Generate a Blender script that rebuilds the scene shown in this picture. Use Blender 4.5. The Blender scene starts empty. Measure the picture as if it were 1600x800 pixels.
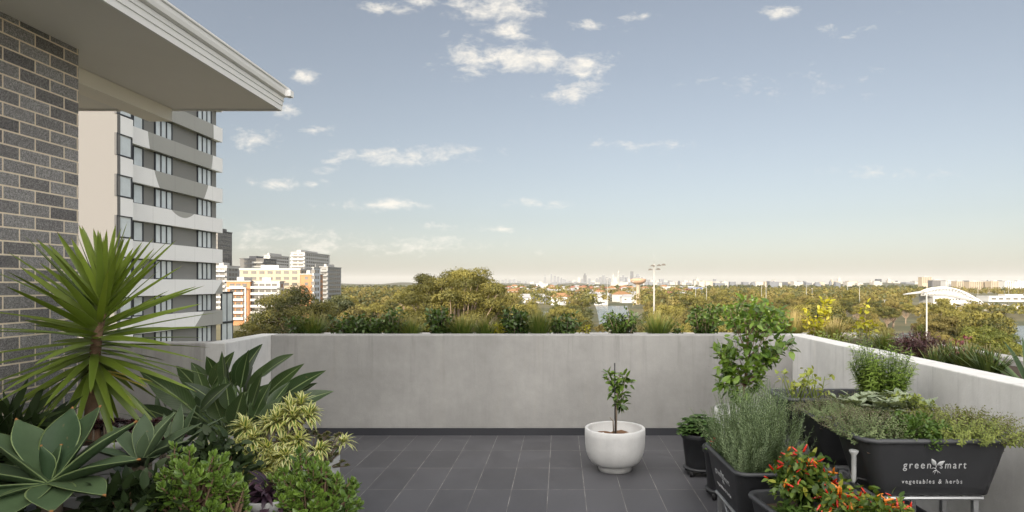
import bpy, bmesh, math, random
import numpy as np
from math import sin, cos, pi, radians, atan2, sqrt, tan
from mathutils import Vector, Matrix

random.seed(11)
rng = np.random.default_rng(11)
scene = bpy.context.scene
COL = scene.collection

# ------------------------------------------------------------------ camera, sky, sun, exposure
FOC, VX, VY, EYE = 980.0, 876.0, 443.0, 1.7           # measured on the 1600 px photograph
cam_d = bpy.data.cameras.new("camera")
cam_d.sensor_width = 36.0
cam_d.lens = FOC / 1600.0 * 36.0
cam_d.shift_x = (800.0 - VX) / 1600.0
cam_d.shift_y = (VY - 400.0) / 1600.0
cam_d.clip_start = 0.05
cam_d.clip_end = 60000.0
cam = bpy.data.objects.new("camera", cam_d)
cam.location = (0, 0, EYE)
cam.rotation_euler = (radians(90), 0, 0)
COL.objects.link(cam)
scene.camera = cam

GLOW = 30.0  # strength of the fill light added to the sky behind the camera
SUN_EL, SUN_ROT = 15.0, 200.0                          # behind the camera, to the left
scene.view_settings.view_transform = 'Standard'
scene.view_settings.look = 'None'
scene.view_settings.gamma = 1.0
scene.view_settings.use_curve_mapping = False
scene.view_settings.exposure = 0.53
scene.cycles.use_denoising = True
scene.cycles.max_bounces = 8
scene.cycles.diffuse_bounces = 4
scene.cycles.transparent_max_bounces = 8
scene.cycles.volume_bounces = 0
scene.cycles.sample_clamp_indirect = 6.0

sun_d = bpy.data.lights.new("sun", 'SUN')
sun_d.energy = 4.7
sun_d.angle = radians(0.5)
sun_d.color = (1.0, 0.84, 0.61)
sun = bpy.data.objects.new("sun", sun_d)
_s = Vector((sin(radians(SUN_ROT)) * cos(radians(SUN_EL)), cos(radians(SUN_ROT)) * cos(radians(SUN_EL)), sin(radians(SUN_EL))))
sun.rotation_euler = _s.to_track_quat('Z', 'Y').to_euler()
sun.location = (-10, -10, 20)
COL.objects.link(sun)

world = bpy.data.worlds.new("World")
scene.world = world
world.use_nodes = True
wt = world.node_tree
for n in list(wt.nodes):
    wt.nodes.remove(n)


class NT:
    """small helper for wiring node trees"""
    def __init__(self, tree):
        self.t = tree

    def n(self, kind, **kw):
        nd = self.t.nodes.new(kind)
        for k, v in kw.items():
            setattr(nd, k, v)
        return nd

    def set(self, sock, v):
        if hasattr(v, 'links') and hasattr(v, 'is_output'):
            self.t.links.new(v, sock)
        else:
            sock.default_value = v

    def math(self, op, a, b=0.0, c=None, clamp=False):
        nd = self.n('ShaderNodeMath', operation=op, use_clamp=clamp)
        self.set(nd.inputs[0], a)
        self.set(nd.inputs[1], b)
        if c is not None:
            self.set(nd.inputs[2], c)
        return nd.outputs[0]

    def vmath(self, op, a, b=None):
        nd = self.n('ShaderNodeVectorMath', operation=op)
        self.set(nd.inputs[0], a)
        if b is not None:
            self.set(nd.inputs[1], b)
        return nd.outputs['Value'] if op in ('LENGTH', 'DOT_PRODUCT') else nd.outputs[0]

    def mix(self, f, a, b, blend='MIX'):
        nd = self.n('ShaderNodeMix', data_type='RGBA', blend_type=blend)
        self.set(nd.inputs[0], f)
        self.set(nd.inputs[6], a)
        self.set(nd.inputs[7], b)
        return nd.outputs[2]

    def smooth(self, v, lo, hi, a=0.0, b=1.0):
        nd = self.n('ShaderNodeMapRange', interpolation_type='SMOOTHSTEP')
        self.set(nd.inputs[0], v)
        nd.inputs[1].default_value = lo
        nd.inputs[2].default_value = hi
        nd.inputs[3].default_value = a
        nd.inputs[4].default_value = b
        return nd.outputs[0]

    def noise(self, vec, scale, detail=4.0, rough=0.55, dist=0.0):
        nd = self.n('ShaderNodeTexNoise')
        if vec is not None:
            self.set(nd.inputs['Vector'], vec)
        nd.inputs['Scale'].default_value = scale
        nd.inputs['Detail'].default_value = detail
        nd.inputs['Roughness'].default_value = rough
        nd.inputs['Distortion'].default_value = dist
        return nd.outputs[0]

    def comb(self, x, y, z):
        nd = self.n('ShaderNodeCombineXYZ')
        for i, v in enumerate((x, y, z)):
            self.set(nd.inputs[i], v)
        return nd.outputs[0]

    def sep(self, v):
        nd = self.n('ShaderNodeSeparateXYZ')
        self.set(nd.inputs[0], v)
        return nd.outputs

    def attr(self, name):
        nd = self.n('ShaderNodeAttribute')
        nd.attribute_name = name
        return nd.outputs['Fac']

    def bump(self, h, strength=0.3, dist=0.01):
        nd = self.n('ShaderNodeBump')
        nd.inputs['Strength'].default_value = strength
        nd.inputs['Distance'].default_value = dist
        self.set(nd.inputs['Height'], h)
        return nd.outputs[0]


def rgb(r, g, b):
    return (r, g, b, 1.0)


W_ = NT(wt)
sky = W_.n('ShaderNodeTexSky', sky_type='NISHITA')
sky.sun_disc = False
sky.sun_elevation = radians(SUN_EL)
sky.sun_rotation = radians(SUN_ROT)
sky.altitude = 0.0
sky.air_density = 1.0
sky.dust_density = 1.2
sky.ozone_density = 1.6
tc = W_.n('ShaderNodeTexCoord')
dx, dy, dz = W_.sep(tc.outputs['Generated'])
dyc = W_.math('MAXIMUM', dy, 0.02)
cu = W_.math('DIVIDE', dx, dyc)
cv = W_.math('DIVIDE', dz, dyc)
cuv = W_.comb(cu, cv, 0.0)
# clouds: bearing and height of every bank, and how dense it is
CLOUDS = [(775, 12, 84, 30, 1.0), (738, 84, 50, 36, .95), (790, 92, 110, 27, 1.2), (845, 95, 60, 16, .9), (796, 50, 46, 24, .9), (915, 103, 56, 22, 1.0),
          (890, 150, 48, 12, .7), (905, 138, 40, 12, .5), (600, 13, 42, 13, .95), (664, 2, 34, 10, .9), (475, 120, 26, 13, .9),
          (447, 173, 24, 14, .9), (400, 215, 46, 18, .9), (487, 203, 34, 10, .85), (640, 241, 110, 17, .95), (512, 252, 24, 8, .7),
          (435, 287, 40, 11, .75), (492, 288, 24, 7, .7), (608, 320, 90, 10, .8), (920, 40, 44, 10, .65), (1220, 19, 30, 10, .75),
          (1293, 41, 20, 10, .75), (1353, 47, 22, 7, .65), (1328, 57, 22, 5, .5), (1000, 227, 80, 8, .45), (1378, 270, 70, 9, .45),
          (830, 317, 42, 7, .6), (690, 353, 46, 8, .6), (738, 359, 22, 6, .5), (786, 358, 20, 5, .5), (450, 370, 150, 12, .42),
          (600, 384, 190, 12, .42), (995, 24, 24, 8, .7), (505, 263, 28, 7, .5), (1240, 130, 60, 12, .2)]
mask = None
for (px, py, rx, ry, st) in CLOUDS:
    d = W_.vmath('SUBTRACT', cuv, ((px - VX) / FOC, (VY - py) / FOC, 0.0))
    d = W_.vmath('MULTIPLY', d, (FOC / rx, FOC / ry, 0.0))
    ln = W_.vmath('LENGTH', d)
    m_ = W_.math('MULTIPLY_ADD', ln, -st, st)
    mask = m_ if mask is None else W_.math('MAXIMUM', mask, m_)
mask = W_.math('MAXIMUM', mask, -0.55)
nvec = W_.comb(cu, W_.math('MULTIPLY', cv, 1.9), 3.1)
cn = W_.noise(nvec, 24.0, 9.0, 0.62, 0.35)
cn2 = W_.noise(nvec, 70.0, 6.0, 0.6)
cd = W_.math('ADD', mask, W_.math('MULTIPLY_ADD', cn, 3.0, -1.58))
cd = W_.math('ADD', cd, W_.math('MULTIPLY_ADD', cn2, 1.1, -0.55))
cover = W_.smooth(cd, -0.15, 1.35, 0.0, 0.97)
cover = W_.math('MULTIPLY', cover, W_.smooth(dy, 0.03, 0.1))
hsv = W_.n('ShaderNodeHueSaturation')
hsv.inputs['Saturation'].default_value = 0.57
hsv.inputs['Value'].default_value = 1.0
W_.set(hsv.inputs['Color'], sky.outputs[0])
cloudcol = rgb(7.2, 6.8, 6.1)
gm = W_.n('ShaderNodeGamma')
gm.inputs['Gamma'].default_value = 0.9
W_.set(gm.inputs['Color'], hsv.outputs[0])
# fill glow added to the sky behind the camera to lift the shaded terrace
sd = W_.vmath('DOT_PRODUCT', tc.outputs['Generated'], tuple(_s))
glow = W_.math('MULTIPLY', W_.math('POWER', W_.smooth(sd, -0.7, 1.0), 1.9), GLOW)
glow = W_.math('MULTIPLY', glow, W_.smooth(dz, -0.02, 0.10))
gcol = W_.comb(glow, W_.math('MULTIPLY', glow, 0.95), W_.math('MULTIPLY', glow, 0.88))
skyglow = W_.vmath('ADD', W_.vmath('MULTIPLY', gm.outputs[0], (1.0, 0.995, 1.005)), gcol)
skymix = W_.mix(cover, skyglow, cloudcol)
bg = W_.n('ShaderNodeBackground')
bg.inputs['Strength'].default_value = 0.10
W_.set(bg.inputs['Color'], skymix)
wo = W_.n('ShaderNodeOutputWorld')
wt.links.new(bg.outputs[0], wo.inputs[0])


def P(px, py, Y):
    """the point seen at a pixel of the photograph at distance Y"""
    return np.array(((px - VX) / FOC * Y, Y, EYE + (VY - py) / FOC * Y))


# ------------------------------------------------------------------ mesh building
def nrm(v):
    v = np.asarray(v, float)
    l = np.linalg.norm(v, axis=-1, keepdims=True)
    return v / np.maximum(l, 1e-9)


class MB:
    def __init__(self):
        self.V, self.Q, self.T, self.A, self.mq, self.mt = [], [], [], [], [], []
        self.n = 0

    def add(self, V, Q=None, T=None, A=None, m=0):
        V = np.asarray(V, float).reshape(-1, 3)
        k = len(V)
        self.V.append(V)
        if A is None:
            A = np.zeros((k, 3))
        self.A.append(np.asarray(A, float).reshape(-1, 3))
        if Q is not None and len(Q):
            Q = np.asarray(Q, int).reshape(-1, 4) + self.n
            self.Q.append(Q)
            self.mq.append(np.full(len(Q), m, int))
        if T is not None and len(T):
            T = np.asarray(T, int).reshape(-1, 3) + self.n
            self.T.append(T)
            self.mt.append(np.full(len(T), m, int))
        self.n += k
        return self

    def box(self, x0, x1, y0, y1, z0, z1, m=0):
        V = [(x, y, z) for z in (z0, z1) for y in (y0, y1) for x in (x0, x1)]
        Q = [(0, 2, 3, 1), (4, 5, 7, 6), (0, 1, 5, 4), (2, 6, 7, 3), (0, 4, 6, 2), (1, 3, 7, 5)]
        return self.add(V, Q, m=m)

    def obox(self, c, hx, hy, hz, rz=0.0, m=0):
        V = np.array([(x, y, z) for z in (-hz, hz) for y in (-hy, hy) for x in (-hx, hx)], float)
        ca, sa = cos(rz), sin(rz)
        R = np.array(((ca, -sa, 0), (sa, ca, 0), (0, 0, 1)))
        Q = [(0, 2, 3, 1), (4, 5, 7, 6), (0, 1, 5, 4), (2, 6, 7, 3), (0, 4, 6, 2), (1, 3, 7, 5)]
        return self.add(V @ R.T + np.asarray(c, float), Q, m=m)

    def tube(self, pts, rad, n=7, m=0, r=0.0, cap=True):
        pts = np.asarray(pts, float)
        k = len(pts)
        rad = np.broadcast_to(np.asarray(rad, float), (k,))
        tan_ = nrm(np.gradient(pts, axis=0))
        ref = np.array((0, 0, 1.0)) if abs(tan_[0][2]) < .9 else np.array((1.0, 0, 0))
        u = nrm(np.cross(tan_, ref))
        v = np.cross(tan_, u)
        a = np.linspace(0, 2 * pi, n, endpoint=False)
        V = pts[:, None, :] + rad[:, None, None] * (np.cos(a)[None, :, None] * u[:, None, :] + np.sin(a)[None, :, None] * v[:, None, :])
        idx = np.arange(k * n).reshape(k, n)
        nx = np.roll(idx, -1, axis=1)
        Q = np.stack((idx[:-1], nx[:-1], nx[1:], idx[1:]), -1).reshape(-1, 4)
        A = np.zeros((k, n, 3))
        A[:, :, 1] = np.linspace(0, 1, k)[:, None]
        A[:, :, 2] = r
        V = V.reshape(-1, 3)
        A = A.reshape(-1, 3)
        T = []
        if cap:
            V = np.vstack((V, pts[:1], pts[-1:]))
            A = np.vstack((A, A[:1], A[-1:]))
            c0, c1 = k * n, k * n + 1
            for i in range(n):
                j = (i + 1) % n
                T += [(c0, j, i), (c1, idx[-1][i], idx[-1][j])]
        return self.add(V, Q, T, A, m=m)

    def lathe(self, prof, c=(0, 0, 0), n=40, m=0, closed=False):
        k = len(prof)
        a = np.linspace(0, 2 * pi, n, endpoint=False)
        p = np.asarray(prof, float)
        V = np.stack((p[:, 0][:, None] * np.cos(a), p[:, 0][:, None] * np.sin(a), np.repeat(p[:, 1][:, None], n, 1)), -1)
        idx = np.arange(k * n).reshape(k, n)
        nx = np.roll(idx, -1, axis=1)
        Q = np.stack((idx[:-1], nx[:-1], nx[1:], idx[1:]), -1).reshape(-1, 4)
        return self.add(V.reshape(-1, 3) + np.asarray(c, float), Q, m=m)

    def loft(self, rings, cap0=False, cap1=False, m=0):
        k, n = len(rings), len(rings[0])
        V = np.concatenate([np.asarray(r, float) for r in rings])
        idx = np.arange(k * n).reshape(k, n)
        nx = np.roll(idx, -1, axis=1)
        Q = np.stack((idx[:-1], nx[:-1], nx[1:], idx[1:]), -1).reshape(-1, 4)
        T = []
        if cap0:
            V = np.vstack((V, np.mean(rings[0], axis=0)[None]))
            T += [(len(V) - 1, (i + 1) % n, i) for i in range(n)]
        if cap1:
            V = np.vstack((V, np.mean(rings[-1], axis=0)[None]))
            T += [(len(V) - 1, idx[-1][i], idx[-1][(i + 1) % n]) for i in range(n)]
        return self.add(V, Q, T, m=m)

    def prism(self, poly, f, a, b, m=0):
        """poly: 2-D outline (convex or star-shaped about its mean); f(u,v,w) -> xyz; extruded w from a to b"""
        n = len(poly)
        c = np.mean(np.asarray(poly, float), axis=0)
        V = [f(u, v, a) for u, v in poly] + [f(u, v, b) for u, v in poly] + [f(c[0], c[1], a), f(c[0], c[1], b)]
        Q = [(i, (i + 1) % n, n + (i + 1) % n, n + i) for i in range(n)]
        T = []
        for i in range(n):
            j = (i + 1) % n
            T += [(2 * n, j, i), (2 * n + 1, n + i, n + j)]
        return self.add(V, Q, T, m=m)

    def blade(self, base, d, up, L, W, prof, n=6, droop=0.0, fold=0.2, r=0.0, m=0, wav=0.0):
        d = nrm(d)
        side = np.cross(d, up)
        if np.linalg.norm(side) < 1e-3:
            side = np.array((1.0, 0, 0))
        side = nrm(side)
        p = np.array(base, float)
        cur = d.copy()
        V, A = [], []
        ph = random.random() * 6
        for i in range(n + 1):
            t = i / n
            w = W * .5 * prof(t)
            nn = np.cross(side, cur)
            lift = nn * (fold * w + wav * w * sin(ph + 9 * t))
            V += [p - side * w + lift, p.copy(), p + side * w + nn * (fold * w - wav * w * sin(ph + 8 * t))]
            A += [(-1, t, r), (0, t, r), (1, t, r)]
            cur = nrm(cur + np.array((0, 0, -droop / n)))
            p = p + cur * (L / n)
        Q = []
        for i in range(n):
            a = 3 * i
            Q += [(a, a + 1, a + 4, a + 3), (a + 1, a + 2, a + 5, a + 4)]
        return self.add(V, Q, A=A, m=m)

    def scatter(self, proto, pos, dirs, ups, scale, r, m=0):
        PV, PQ, PT, PA = proto
        pos = np.asarray(pos, float)
        N = len(pos)
        y = nrm(dirs)
        x = nrm(np.cross(y, ups) + 1e-6)
        z = np.cross(x, y)
        sc = np.asarray(scale, float)
        if sc.ndim == 0:
            sc = np.full(N, float(sc))
        V = pos[:, None, :] + sc[:, None, None] * (PV[None, :, 0, None] * x[:, None, :] + PV[None, :, 1, None] * y[:, None, :] + PV[None, :, 2, None] * z[:, None, :])
        k = len(PV)
        off = (np.arange(N) * k)[:, None, None]
        A = np.repeat(PA[None], N, 0).copy()
        A[:, :, 2] = np.broadcast_to(np.asarray(r, float), (N,))[:, None]
        Q = (PQ[None] + off).reshape(-1, 4) if len(PQ) else None
        T = (PT[None] + off).reshape(-1, 3) if len(PT) else None
        return self.add(V.reshape(-1, 3), Q, T, A.reshape(-1, 3), m=m)

    def mesh(self, name, mats, origin=(0, 0, 0), smooth=True):
        me = bpy.data.meshes.new(name)
        V = np.concatenate(self.V) - np.asarray(origin, float)
        A = np.concatenate(self.A)
        Q = np.concatenate(self.Q) if self.Q else np.zeros((0, 4), int)
        T = np.concatenate(self.T) if self.T else np.zeros((0, 3), int)
        mi = np.concatenate(self.mq + self.mt) if (self.mq or self.mt) else np.zeros(0, int)
        me.vertices.add(len(V))
        me.vertices.foreach_set('co', V.astype(np.float32).ravel())
        loops = np.concatenate((Q.ravel(), T.ravel())).astype(np.int32)
        me.loops.add(len(loops))
        me.loops.foreach_set('vertex_index', loops)
        starts = np.concatenate((np.arange(len(Q)) * 4, len(Q) * 4 + np.arange(len(T)) * 3)).astype(np.int32)
        me.polygons.add(len(starts))
        me.polygons.foreach_set('loop_start', starts)
        me.polygons.foreach_set('material_index', mi.astype(np.int32))
        me.polygons.foreach_set('use_smooth', np.full(len(starts), smooth))
        if np.any(A):
            for i, nm in enumerate(('s', 't', 'r')):
                at = me.attributes.new(nm, 'FLOAT', 'POINT')
                at.data.foreach_set('value', np.ascontiguousarray(A[:, i]).astype(np.float32))
        me.update(calc_edges=True)
        for mt in (mats if isinstance(mats, (list, tuple)) else [mats]):
            me.materials.append(mt)
        return me


WP = {}


def wpos(o):
    return WP.get(o.name, np.zeros(3)) if o is not None else np.zeros(3)


def tag(o, label=None, cat=None, group=None, kind=None):
    if label:
        o['label'] = label
    if cat:
        o['category'] = cat
    if group:
        o['group'] = group
    if kind:
        o['kind'] = kind
    return o


def thing(name, label, cat, loc=(0, 0, 0), group=None):
    o = bpy.data.objects.new(name, None)
    o.empty_display_size = 0.1
    o.location = [float(v) for v in loc]
    COL.objects.link(o)
    WP[o.name] = np.array(loc, float)
    return tag(o, label, cat, group)


def obj(name, mb, mats, parent=None, loc=None, smooth=True, label=None, cat=None, group=None, kind=None):
    """links the shapes in mb as ONE mesh object; mb is in world space, the mesh is stored about its own or its parent's base"""
    org = wpos(parent) if parent is not None else np.array(loc if loc is not None else (0, 0, 0), float)
    o = bpy.data.objects.new(name, mb.mesh(name, mats, org, smooth))
    COL.objects.link(o)
    if parent is not None:
        o.parent = parent
    else:
        o.location = [float(v) for v in org]
    WP[o.name] = org
    return tag(o, label, cat, group, kind)


def dup(o, loc=None, rz=None, label=None, group=None, parent=None, scale=None):
    """a copy of a thing (or part) with copies of its parts and sub-parts, sharing mesh data"""
    c = o.copy()
    COL.objects.link(c)
    if parent is not None:
        c.parent = parent
    if loc is not None:
        c.location = [float(v) for v in loc]
    if rz is not None:
        c.rotation_euler = (0, 0, rz)
    if scale is not None:
        c.scale = scale if isinstance(scale, (tuple, list)) else (scale,) * 3
    if label:
        c['label'] = label
    if group:
        c['group'] = group
    for ch in o.children:
        dup(ch, parent=c)
    return c


def plain(mb_fn):
    mb = MB()
    mb_fn(mb)
    return mb


# ------------------------------------------------------------------ materials
def new_mat(name):
    m = bpy.data.materials.new(name)
    m.use_nodes = True
    t = NT(m.node_tree)
    for n in list(m.node_tree.nodes):
        m.node_tree.nodes.remove(n)
    out = t.n('ShaderNodeOutputMaterial')
    return m, t, out


def simple(name, c, rough=0.6, metal=0.0, var=0.12, scale=6.0, bump=0.0, bscale=60.0, spec=0.4, coords='Object', trans=0.0, ior=1.45):
    """plain surface with a little procedural unevenness"""
    m, t, out = new_mat(name)
    p = t.n('ShaderNodeBsdfPrincipled')
    tcn = t.n('ShaderNodeTexCoord').outputs[coords]
    nz = t.noise(tcn, scale, 5.0, 0.6)
    k = t.math('MULTIPLY_ADD', nz, 2 * var, 1 - var)
    col = t.mix(1.0, rgb(*c), t.comb(k, k, k), 'MULTIPLY')
    t.set(p.inputs['Base Color'], col)
    t.set(p.inputs['Roughness'], t.math('MULTIPLY_ADD', nz, 0.2, rough - 0.1, clamp=True))
    p.inputs['Metallic'].default_value = metal
    p.inputs['Specular IOR Level'].default_value = spec
    p.inputs['Transmission Weight'].default_value = trans
    p.inputs['IOR'].default_value = ior
    if bump:
        t.set(p.inputs['Normal'], t.bump(t.noise(tcn, bscale, 4.0), bump, 0.01))
    t.t.links.new(p.outputs[0], out.inputs[0])
    return m


def leaf(name, dark, light, edge=None, e0=0.55, e1=0.8, tip=None, tip0=.9, rib=None, trans=0.22, rough=0.45, spec=0.45, objrand=0.0, base=None, base1=.25, rib0=.02, rib1=.12, bump=0.0, veins=0.0, blotch=0.0):
    m, t, out = new_mat(name)
    r = t.attr('r')
    if objrand:
        oi = t.n('ShaderNodeObjectInfo').outputs['Random']
        r2 = t.math('MULTIPLY_ADD', t.math('SUBTRACT', oi, 0.5), objrand, r, clamp=True)
    else:
        r2 = r
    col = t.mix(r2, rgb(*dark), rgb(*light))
    sa = t.math('ABSOLUTE', t.attr('s'))
    ta = t.attr('t')
    if veins:
        w = t.math('SINE', t.math('ADD', t.math('MULTIPLY', ta, 95.0), t.math('MULTIPLY', sa, -26.0)))
        k = t.math('MULTIPLY_ADD', w, veins, 1.0)
        col = t.mix(1.0, col, t.comb(k, k, k), 'MULTIPLY')
    if blotch:
        oc = t.n('ShaderNodeTexCoord').outputs['Object']
        nz = t.math('MULTIPLY', t.noise(oc, 9.0, 5.0, 0.65), t.math('MULTIPLY_ADD', t.noise(oc, 75.0, 3.0, 0.7), 0.6, 0.7))
        k = t.math('MULTIPLY_ADD', nz, blotch * 2, 1.0 - blotch)
        col = t.mix(1.0, col, t.comb(k, k, t.math('MULTIPLY', k, 0.97)), 'MULTIPLY')
        spot = t.smooth(t.noise(oc, 38.0, 2.0, 0.5), 0.70, 0.76)
        col = t.mix(t.math('MULTIPLY', spot, 0.55), col, rgb(0.16, 0.12, 0.06))
    if rib:
        col = t.mix(t.smooth(sa, rib0, rib1, 1, 0), col, rgb(*rib))
    if edge:
        col = t.mix(t.smooth(sa, e0, e1), col, rgb(*edge))
    if base:
        col = t.mix(t.smooth(ta, 0, base1, 1, 0), col, rgb(*base))
    if tip:
        col = t.mix(t.smooth(ta, tip0, tip0 + (1 - tip0) * .6), col, rgb(*tip))
    p = t.n('ShaderNodeBsdfPrincipled')
    t.set(p.inputs['Base Color'], col)
    p.inputs['Roughness'].default_value = rough
    p.inputs['Specular IOR Level'].default_value = spec
    if bump:
        tcn = t.n('ShaderNodeTexCoord').outputs['Object']
        t.set(p.inputs['Normal'], t.bump(t.noise(tcn, 60.0, 3.0), bump, 0.004))
    if trans:
        tr = t.n('ShaderNodeBsdfTranslucent')
        tcol = t.mix(1.0, col, rgb(1.25, 1.2, 0.5), 'MULTIPLY')
        t.set(tr.inputs['Color'], tcol)
        mx = t.n('ShaderNodeMixShader')
        mx.inputs[0].default_value = trans
        t.t.links.new(p.outputs[0], mx.inputs[1])
        t.t.links.new(tr.outputs[0], mx.inputs[2])
        t.t.links.new(mx.outputs[0], out.inputs[0])
    else:
        t.t.links.new(p.outputs[0], out.inputs[0])
    return m


def concrete_mat(name, c, streak=0.2, coarse=0.25):
    m, t, out = new_mat(name)
    p = t.n('ShaderNodeBsdfPrincipled')
    co = t.n('ShaderNodeTexCoord').outputs['Object']
    x, y, z = t.sep(co)
    big = t.noise(co, 1.1, 5.0, 0.6)
    mid = t.noise(co, 7.0, 6.0, 0.65)
    fine = t.noise(co, 90.0, 3.0, 0.6)
    st = t.noise(t.comb(t.math('MULTIPLY', x, 2.2), t.math('MULTIPLY', y, 2.2), t.math('MULTIPLY', z, 0.30)), 2.0, 6.0, 0.75, 0.6)
    k = t.math('MULTIPLY_ADD', big, coarse, 1 - coarse * .5)
    k = t.math('MULTIPLY', k, t.math('MULTIPLY_ADD', mid, 0.34, 0.83))
    k = t.math('MULTIPLY', k, t.math('MULTIPLY_ADD', st, streak * 2, 1 - streak))
    k = t.math('MULTIPLY', k, t.math('MULTIPLY_ADD', fine, 0.10, 0.95))
    # air holes left by the formwork
    vo = t.n('ShaderNodeTexVoronoi', feature='F1')
    vo.inputs['Scale'].default_value = 9.0
    t.set(vo.inputs['Vector'], co)
    hole = t.smooth(vo.outputs['Distance'], 0.02, 0.05, 1, 0)
    hole = t.math('MULTIPLY', hole, t.smooth(mid, 0.55, 0.6))
    k = t.math('MULTIPLY', k, t.math('MULTIPLY_ADD', hole, -0.45, 1.0))
    # drips below the top edge
    dr = t.noise(t.comb(t.math('MULTIPLY', x, 9.0), t.math('MULTIPLY', y, 9.0), t.math('MULTIPLY', z, 0.5)), 1.3, 4.0, 0.7)
    drip = t.math('MULTIPLY', t.smooth(dr, 0.52, 0.72), t.smooth(t.math('ADD', z, t.math('MULTIPLY', big, 0.7)), 0.75, 1.45))
    k = t.math('MULTIPLY', k, t.math('MULTIPLY_ADD', drip, -0.17, 1.0))
    col = t.mix(1.0, rgb(*c), t.comb(k, k, k), 'MULTIPLY')
    col = t.mix(t.smooth(st, 0.55, 0.75, 0, 0.3), col, rgb(c[0] * .9, c[1] * .84, c[2] * .75))
    t.set(p.inputs['Base Color'], col)
    p.inputs['Roughness'].default_value = 0.85
    p.inputs['Specular IOR Level'].default_value = 0.25
    h = t.math('ADD', t.math('MULTIPLY', fine, 0.4), t.math('SUBTRACT', mid, hole))
    t.set(p.inputs['Normal'], t.bump(h, 0.25, 0.01))
    t.t.links.new(p.outputs[0], out.inputs[0])
    return m


def brick_mat():
    m, t, out = new_mat("grey_brick")
    p = t.n('ShaderNodeBsdfPrincipled')
    co = t.n('ShaderNodeTexCoord').outputs['Object']
    ge = t.n('ShaderNodeNewGeometry')
    x, y, z = t.sep(co)
    nx, ny, nz = t.sep(ge.outputs['Normal'])
    # run along the wall: y on faces that look along x, x on faces that look along y
    run = t.mix(t.smooth(t.math('ABSOLUTE', nx), 0.4, 0.6), t.comb(x, x, x), t.comb(y, y, y))
    rx = t.sep(run)[0]
    vec = t.comb(t.math('ADD', rx, 0.11), t.math('ADD', z, 0.012), 0.0)
    b = t.n('ShaderNodeTexBrick')
    b.offset = 0.5
    b.inputs['Scale'].default_value = 1.0
    b.inputs['Brick Width'].default_value = 0.24
    b.inputs['Row Height'].default_value = 0.086
    b.inputs['Mortar Size'].default_value = 0.0058
    b.inputs['Mortar Smooth'].default_value = 0.15
    b.inputs['Bias'].default_value = 0.0
    b.inputs['Color1'].default_value = rgb(0.0, 0.0, 0.0)
    b.inputs['Color2'].default_value = rgb(1.0, 1.0, 1.0)
    t.set(b.inputs['Vector'], vec)
    tone = t.sep(b.outputs['Color'])[0]
    sp = t.noise(co, 170.0, 3.0, 0.7)
    sp2 = t.noise(co, 55.0, 3.0, 0.7)
    col = t.mix(tone, rgb(0.190, 0.178, 0.176), rgb(0.385, 0.368, 0.360))
    k = t.math('MULTIPLY', t.smooth(sp, 0.36, 0.62, 0.42, 1.3), t.smooth(sp2, 0.35, 0.65, 0.8, 1.15))
    col = t.mix(1.0, col, t.comb(k, k, k), 'MULTIPLY')
    mk = t.math('MULTIPLY_ADD', sp2, 0.3, 0.85)
    mort = t.mix(1.0, rgb(0.84, 0.72, 0.56), t.comb(mk, mk, mk), 'MULTIPLY')
    col = t.mix(b.outputs['Fac'], col, mort)
    t.set(p.inputs['Base Color'], col)
    p.inputs['Roughness'].default_value = 0.85
    h = t.math('MULTIPLY_ADD', b.outputs['Fac'], -1.0, t.math('MULTIPLY', sp, 0.3))
    t.set(p.inputs['Normal'], t.bump(h, 0.6, 0.006))
    t.t.links.new(p.outputs[0], out.inputs[0])
    return m


def tile_mat():
    m, t, out = new_mat("charcoal_tile")
    p = t.n('ShaderNodeBsdfPrincipled')
    co = t.n('ShaderNodeTexCoord').outputs['Object']
    x, y, z = t.sep(co)
    vec = t.comb(t.math('ADD', x, 30.0 - 0.196), t.math('ADD', y, 60.5 - 6.99), 0.0)
    b = t.n('ShaderNodeTexBrick')
    b.offset = 0.0
    b.inputs['Scale'].default_value = 1.0
    b.inputs['Brick Width'].default_value = 0.30
    b.inputs['Row Height'].default_value = 0.605
    b.inputs['Mortar Size'].default_value = 0.0022
    b.inputs['Mortar Smooth'].default_value = 0.3
    b.inputs['Color1'].default_value = rgb(0, 0, 0)
    b.inputs['Color2'].default_value = rgb(1, 1, 1)
    t.set(b.inputs['Vector'], vec)
    tone = t.sep(b.outputs['Color'])[0]
    n1 = t.noise(co, 3.0, 6.0, 0.65)
    n2 = t.noise(t.comb(t.math('MULTIPLY', x, 3.0), y, 0.0), 45.0, 4.0, 0.6)
    k = t.math('MULTIPLY', t.math('MULTIPLY_ADD', tone, 0.22, 0.89), t.math('MULTIPLY', t.math('MULTIPLY_ADD', n1, 0.7, 0.65), t.math('MULTIPLY_ADD', n2, 0.24, 0.88)))
    col = t.mix(1.0, rgb(0.074, 0.074, 0.081), t.comb(k, k, k), 'MULTIPLY')
    gn = t.noise(co, 5.0, 3.0, 0.6)
    g = t.mix(t.smooth(gn, 0.35, 0.65), rgb(0.12, 0.115, 0.11), rgb(0.34, 0.33, 0.31))
    col = t.mix(b.outputs['Fac'], col, g)
    t.set(p.inputs['Base Color'], col)
    t.set(p.inputs['Roughness'], t.math('MULTIPLY_ADD', n1, 0.25, 0.36))
    p.inputs['Specular IOR Level'].default_value = 0.4
    t.set(p.inputs['Normal'], t.bump(t.math('MULTIPLY_ADD', b.outputs['Fac'], -1.0, t.math('MULTIPLY', n2, 0.25)), 0.3, 0.003))
    t.t.links.new(p.outputs[0], out.inputs[0])
    return m


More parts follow.
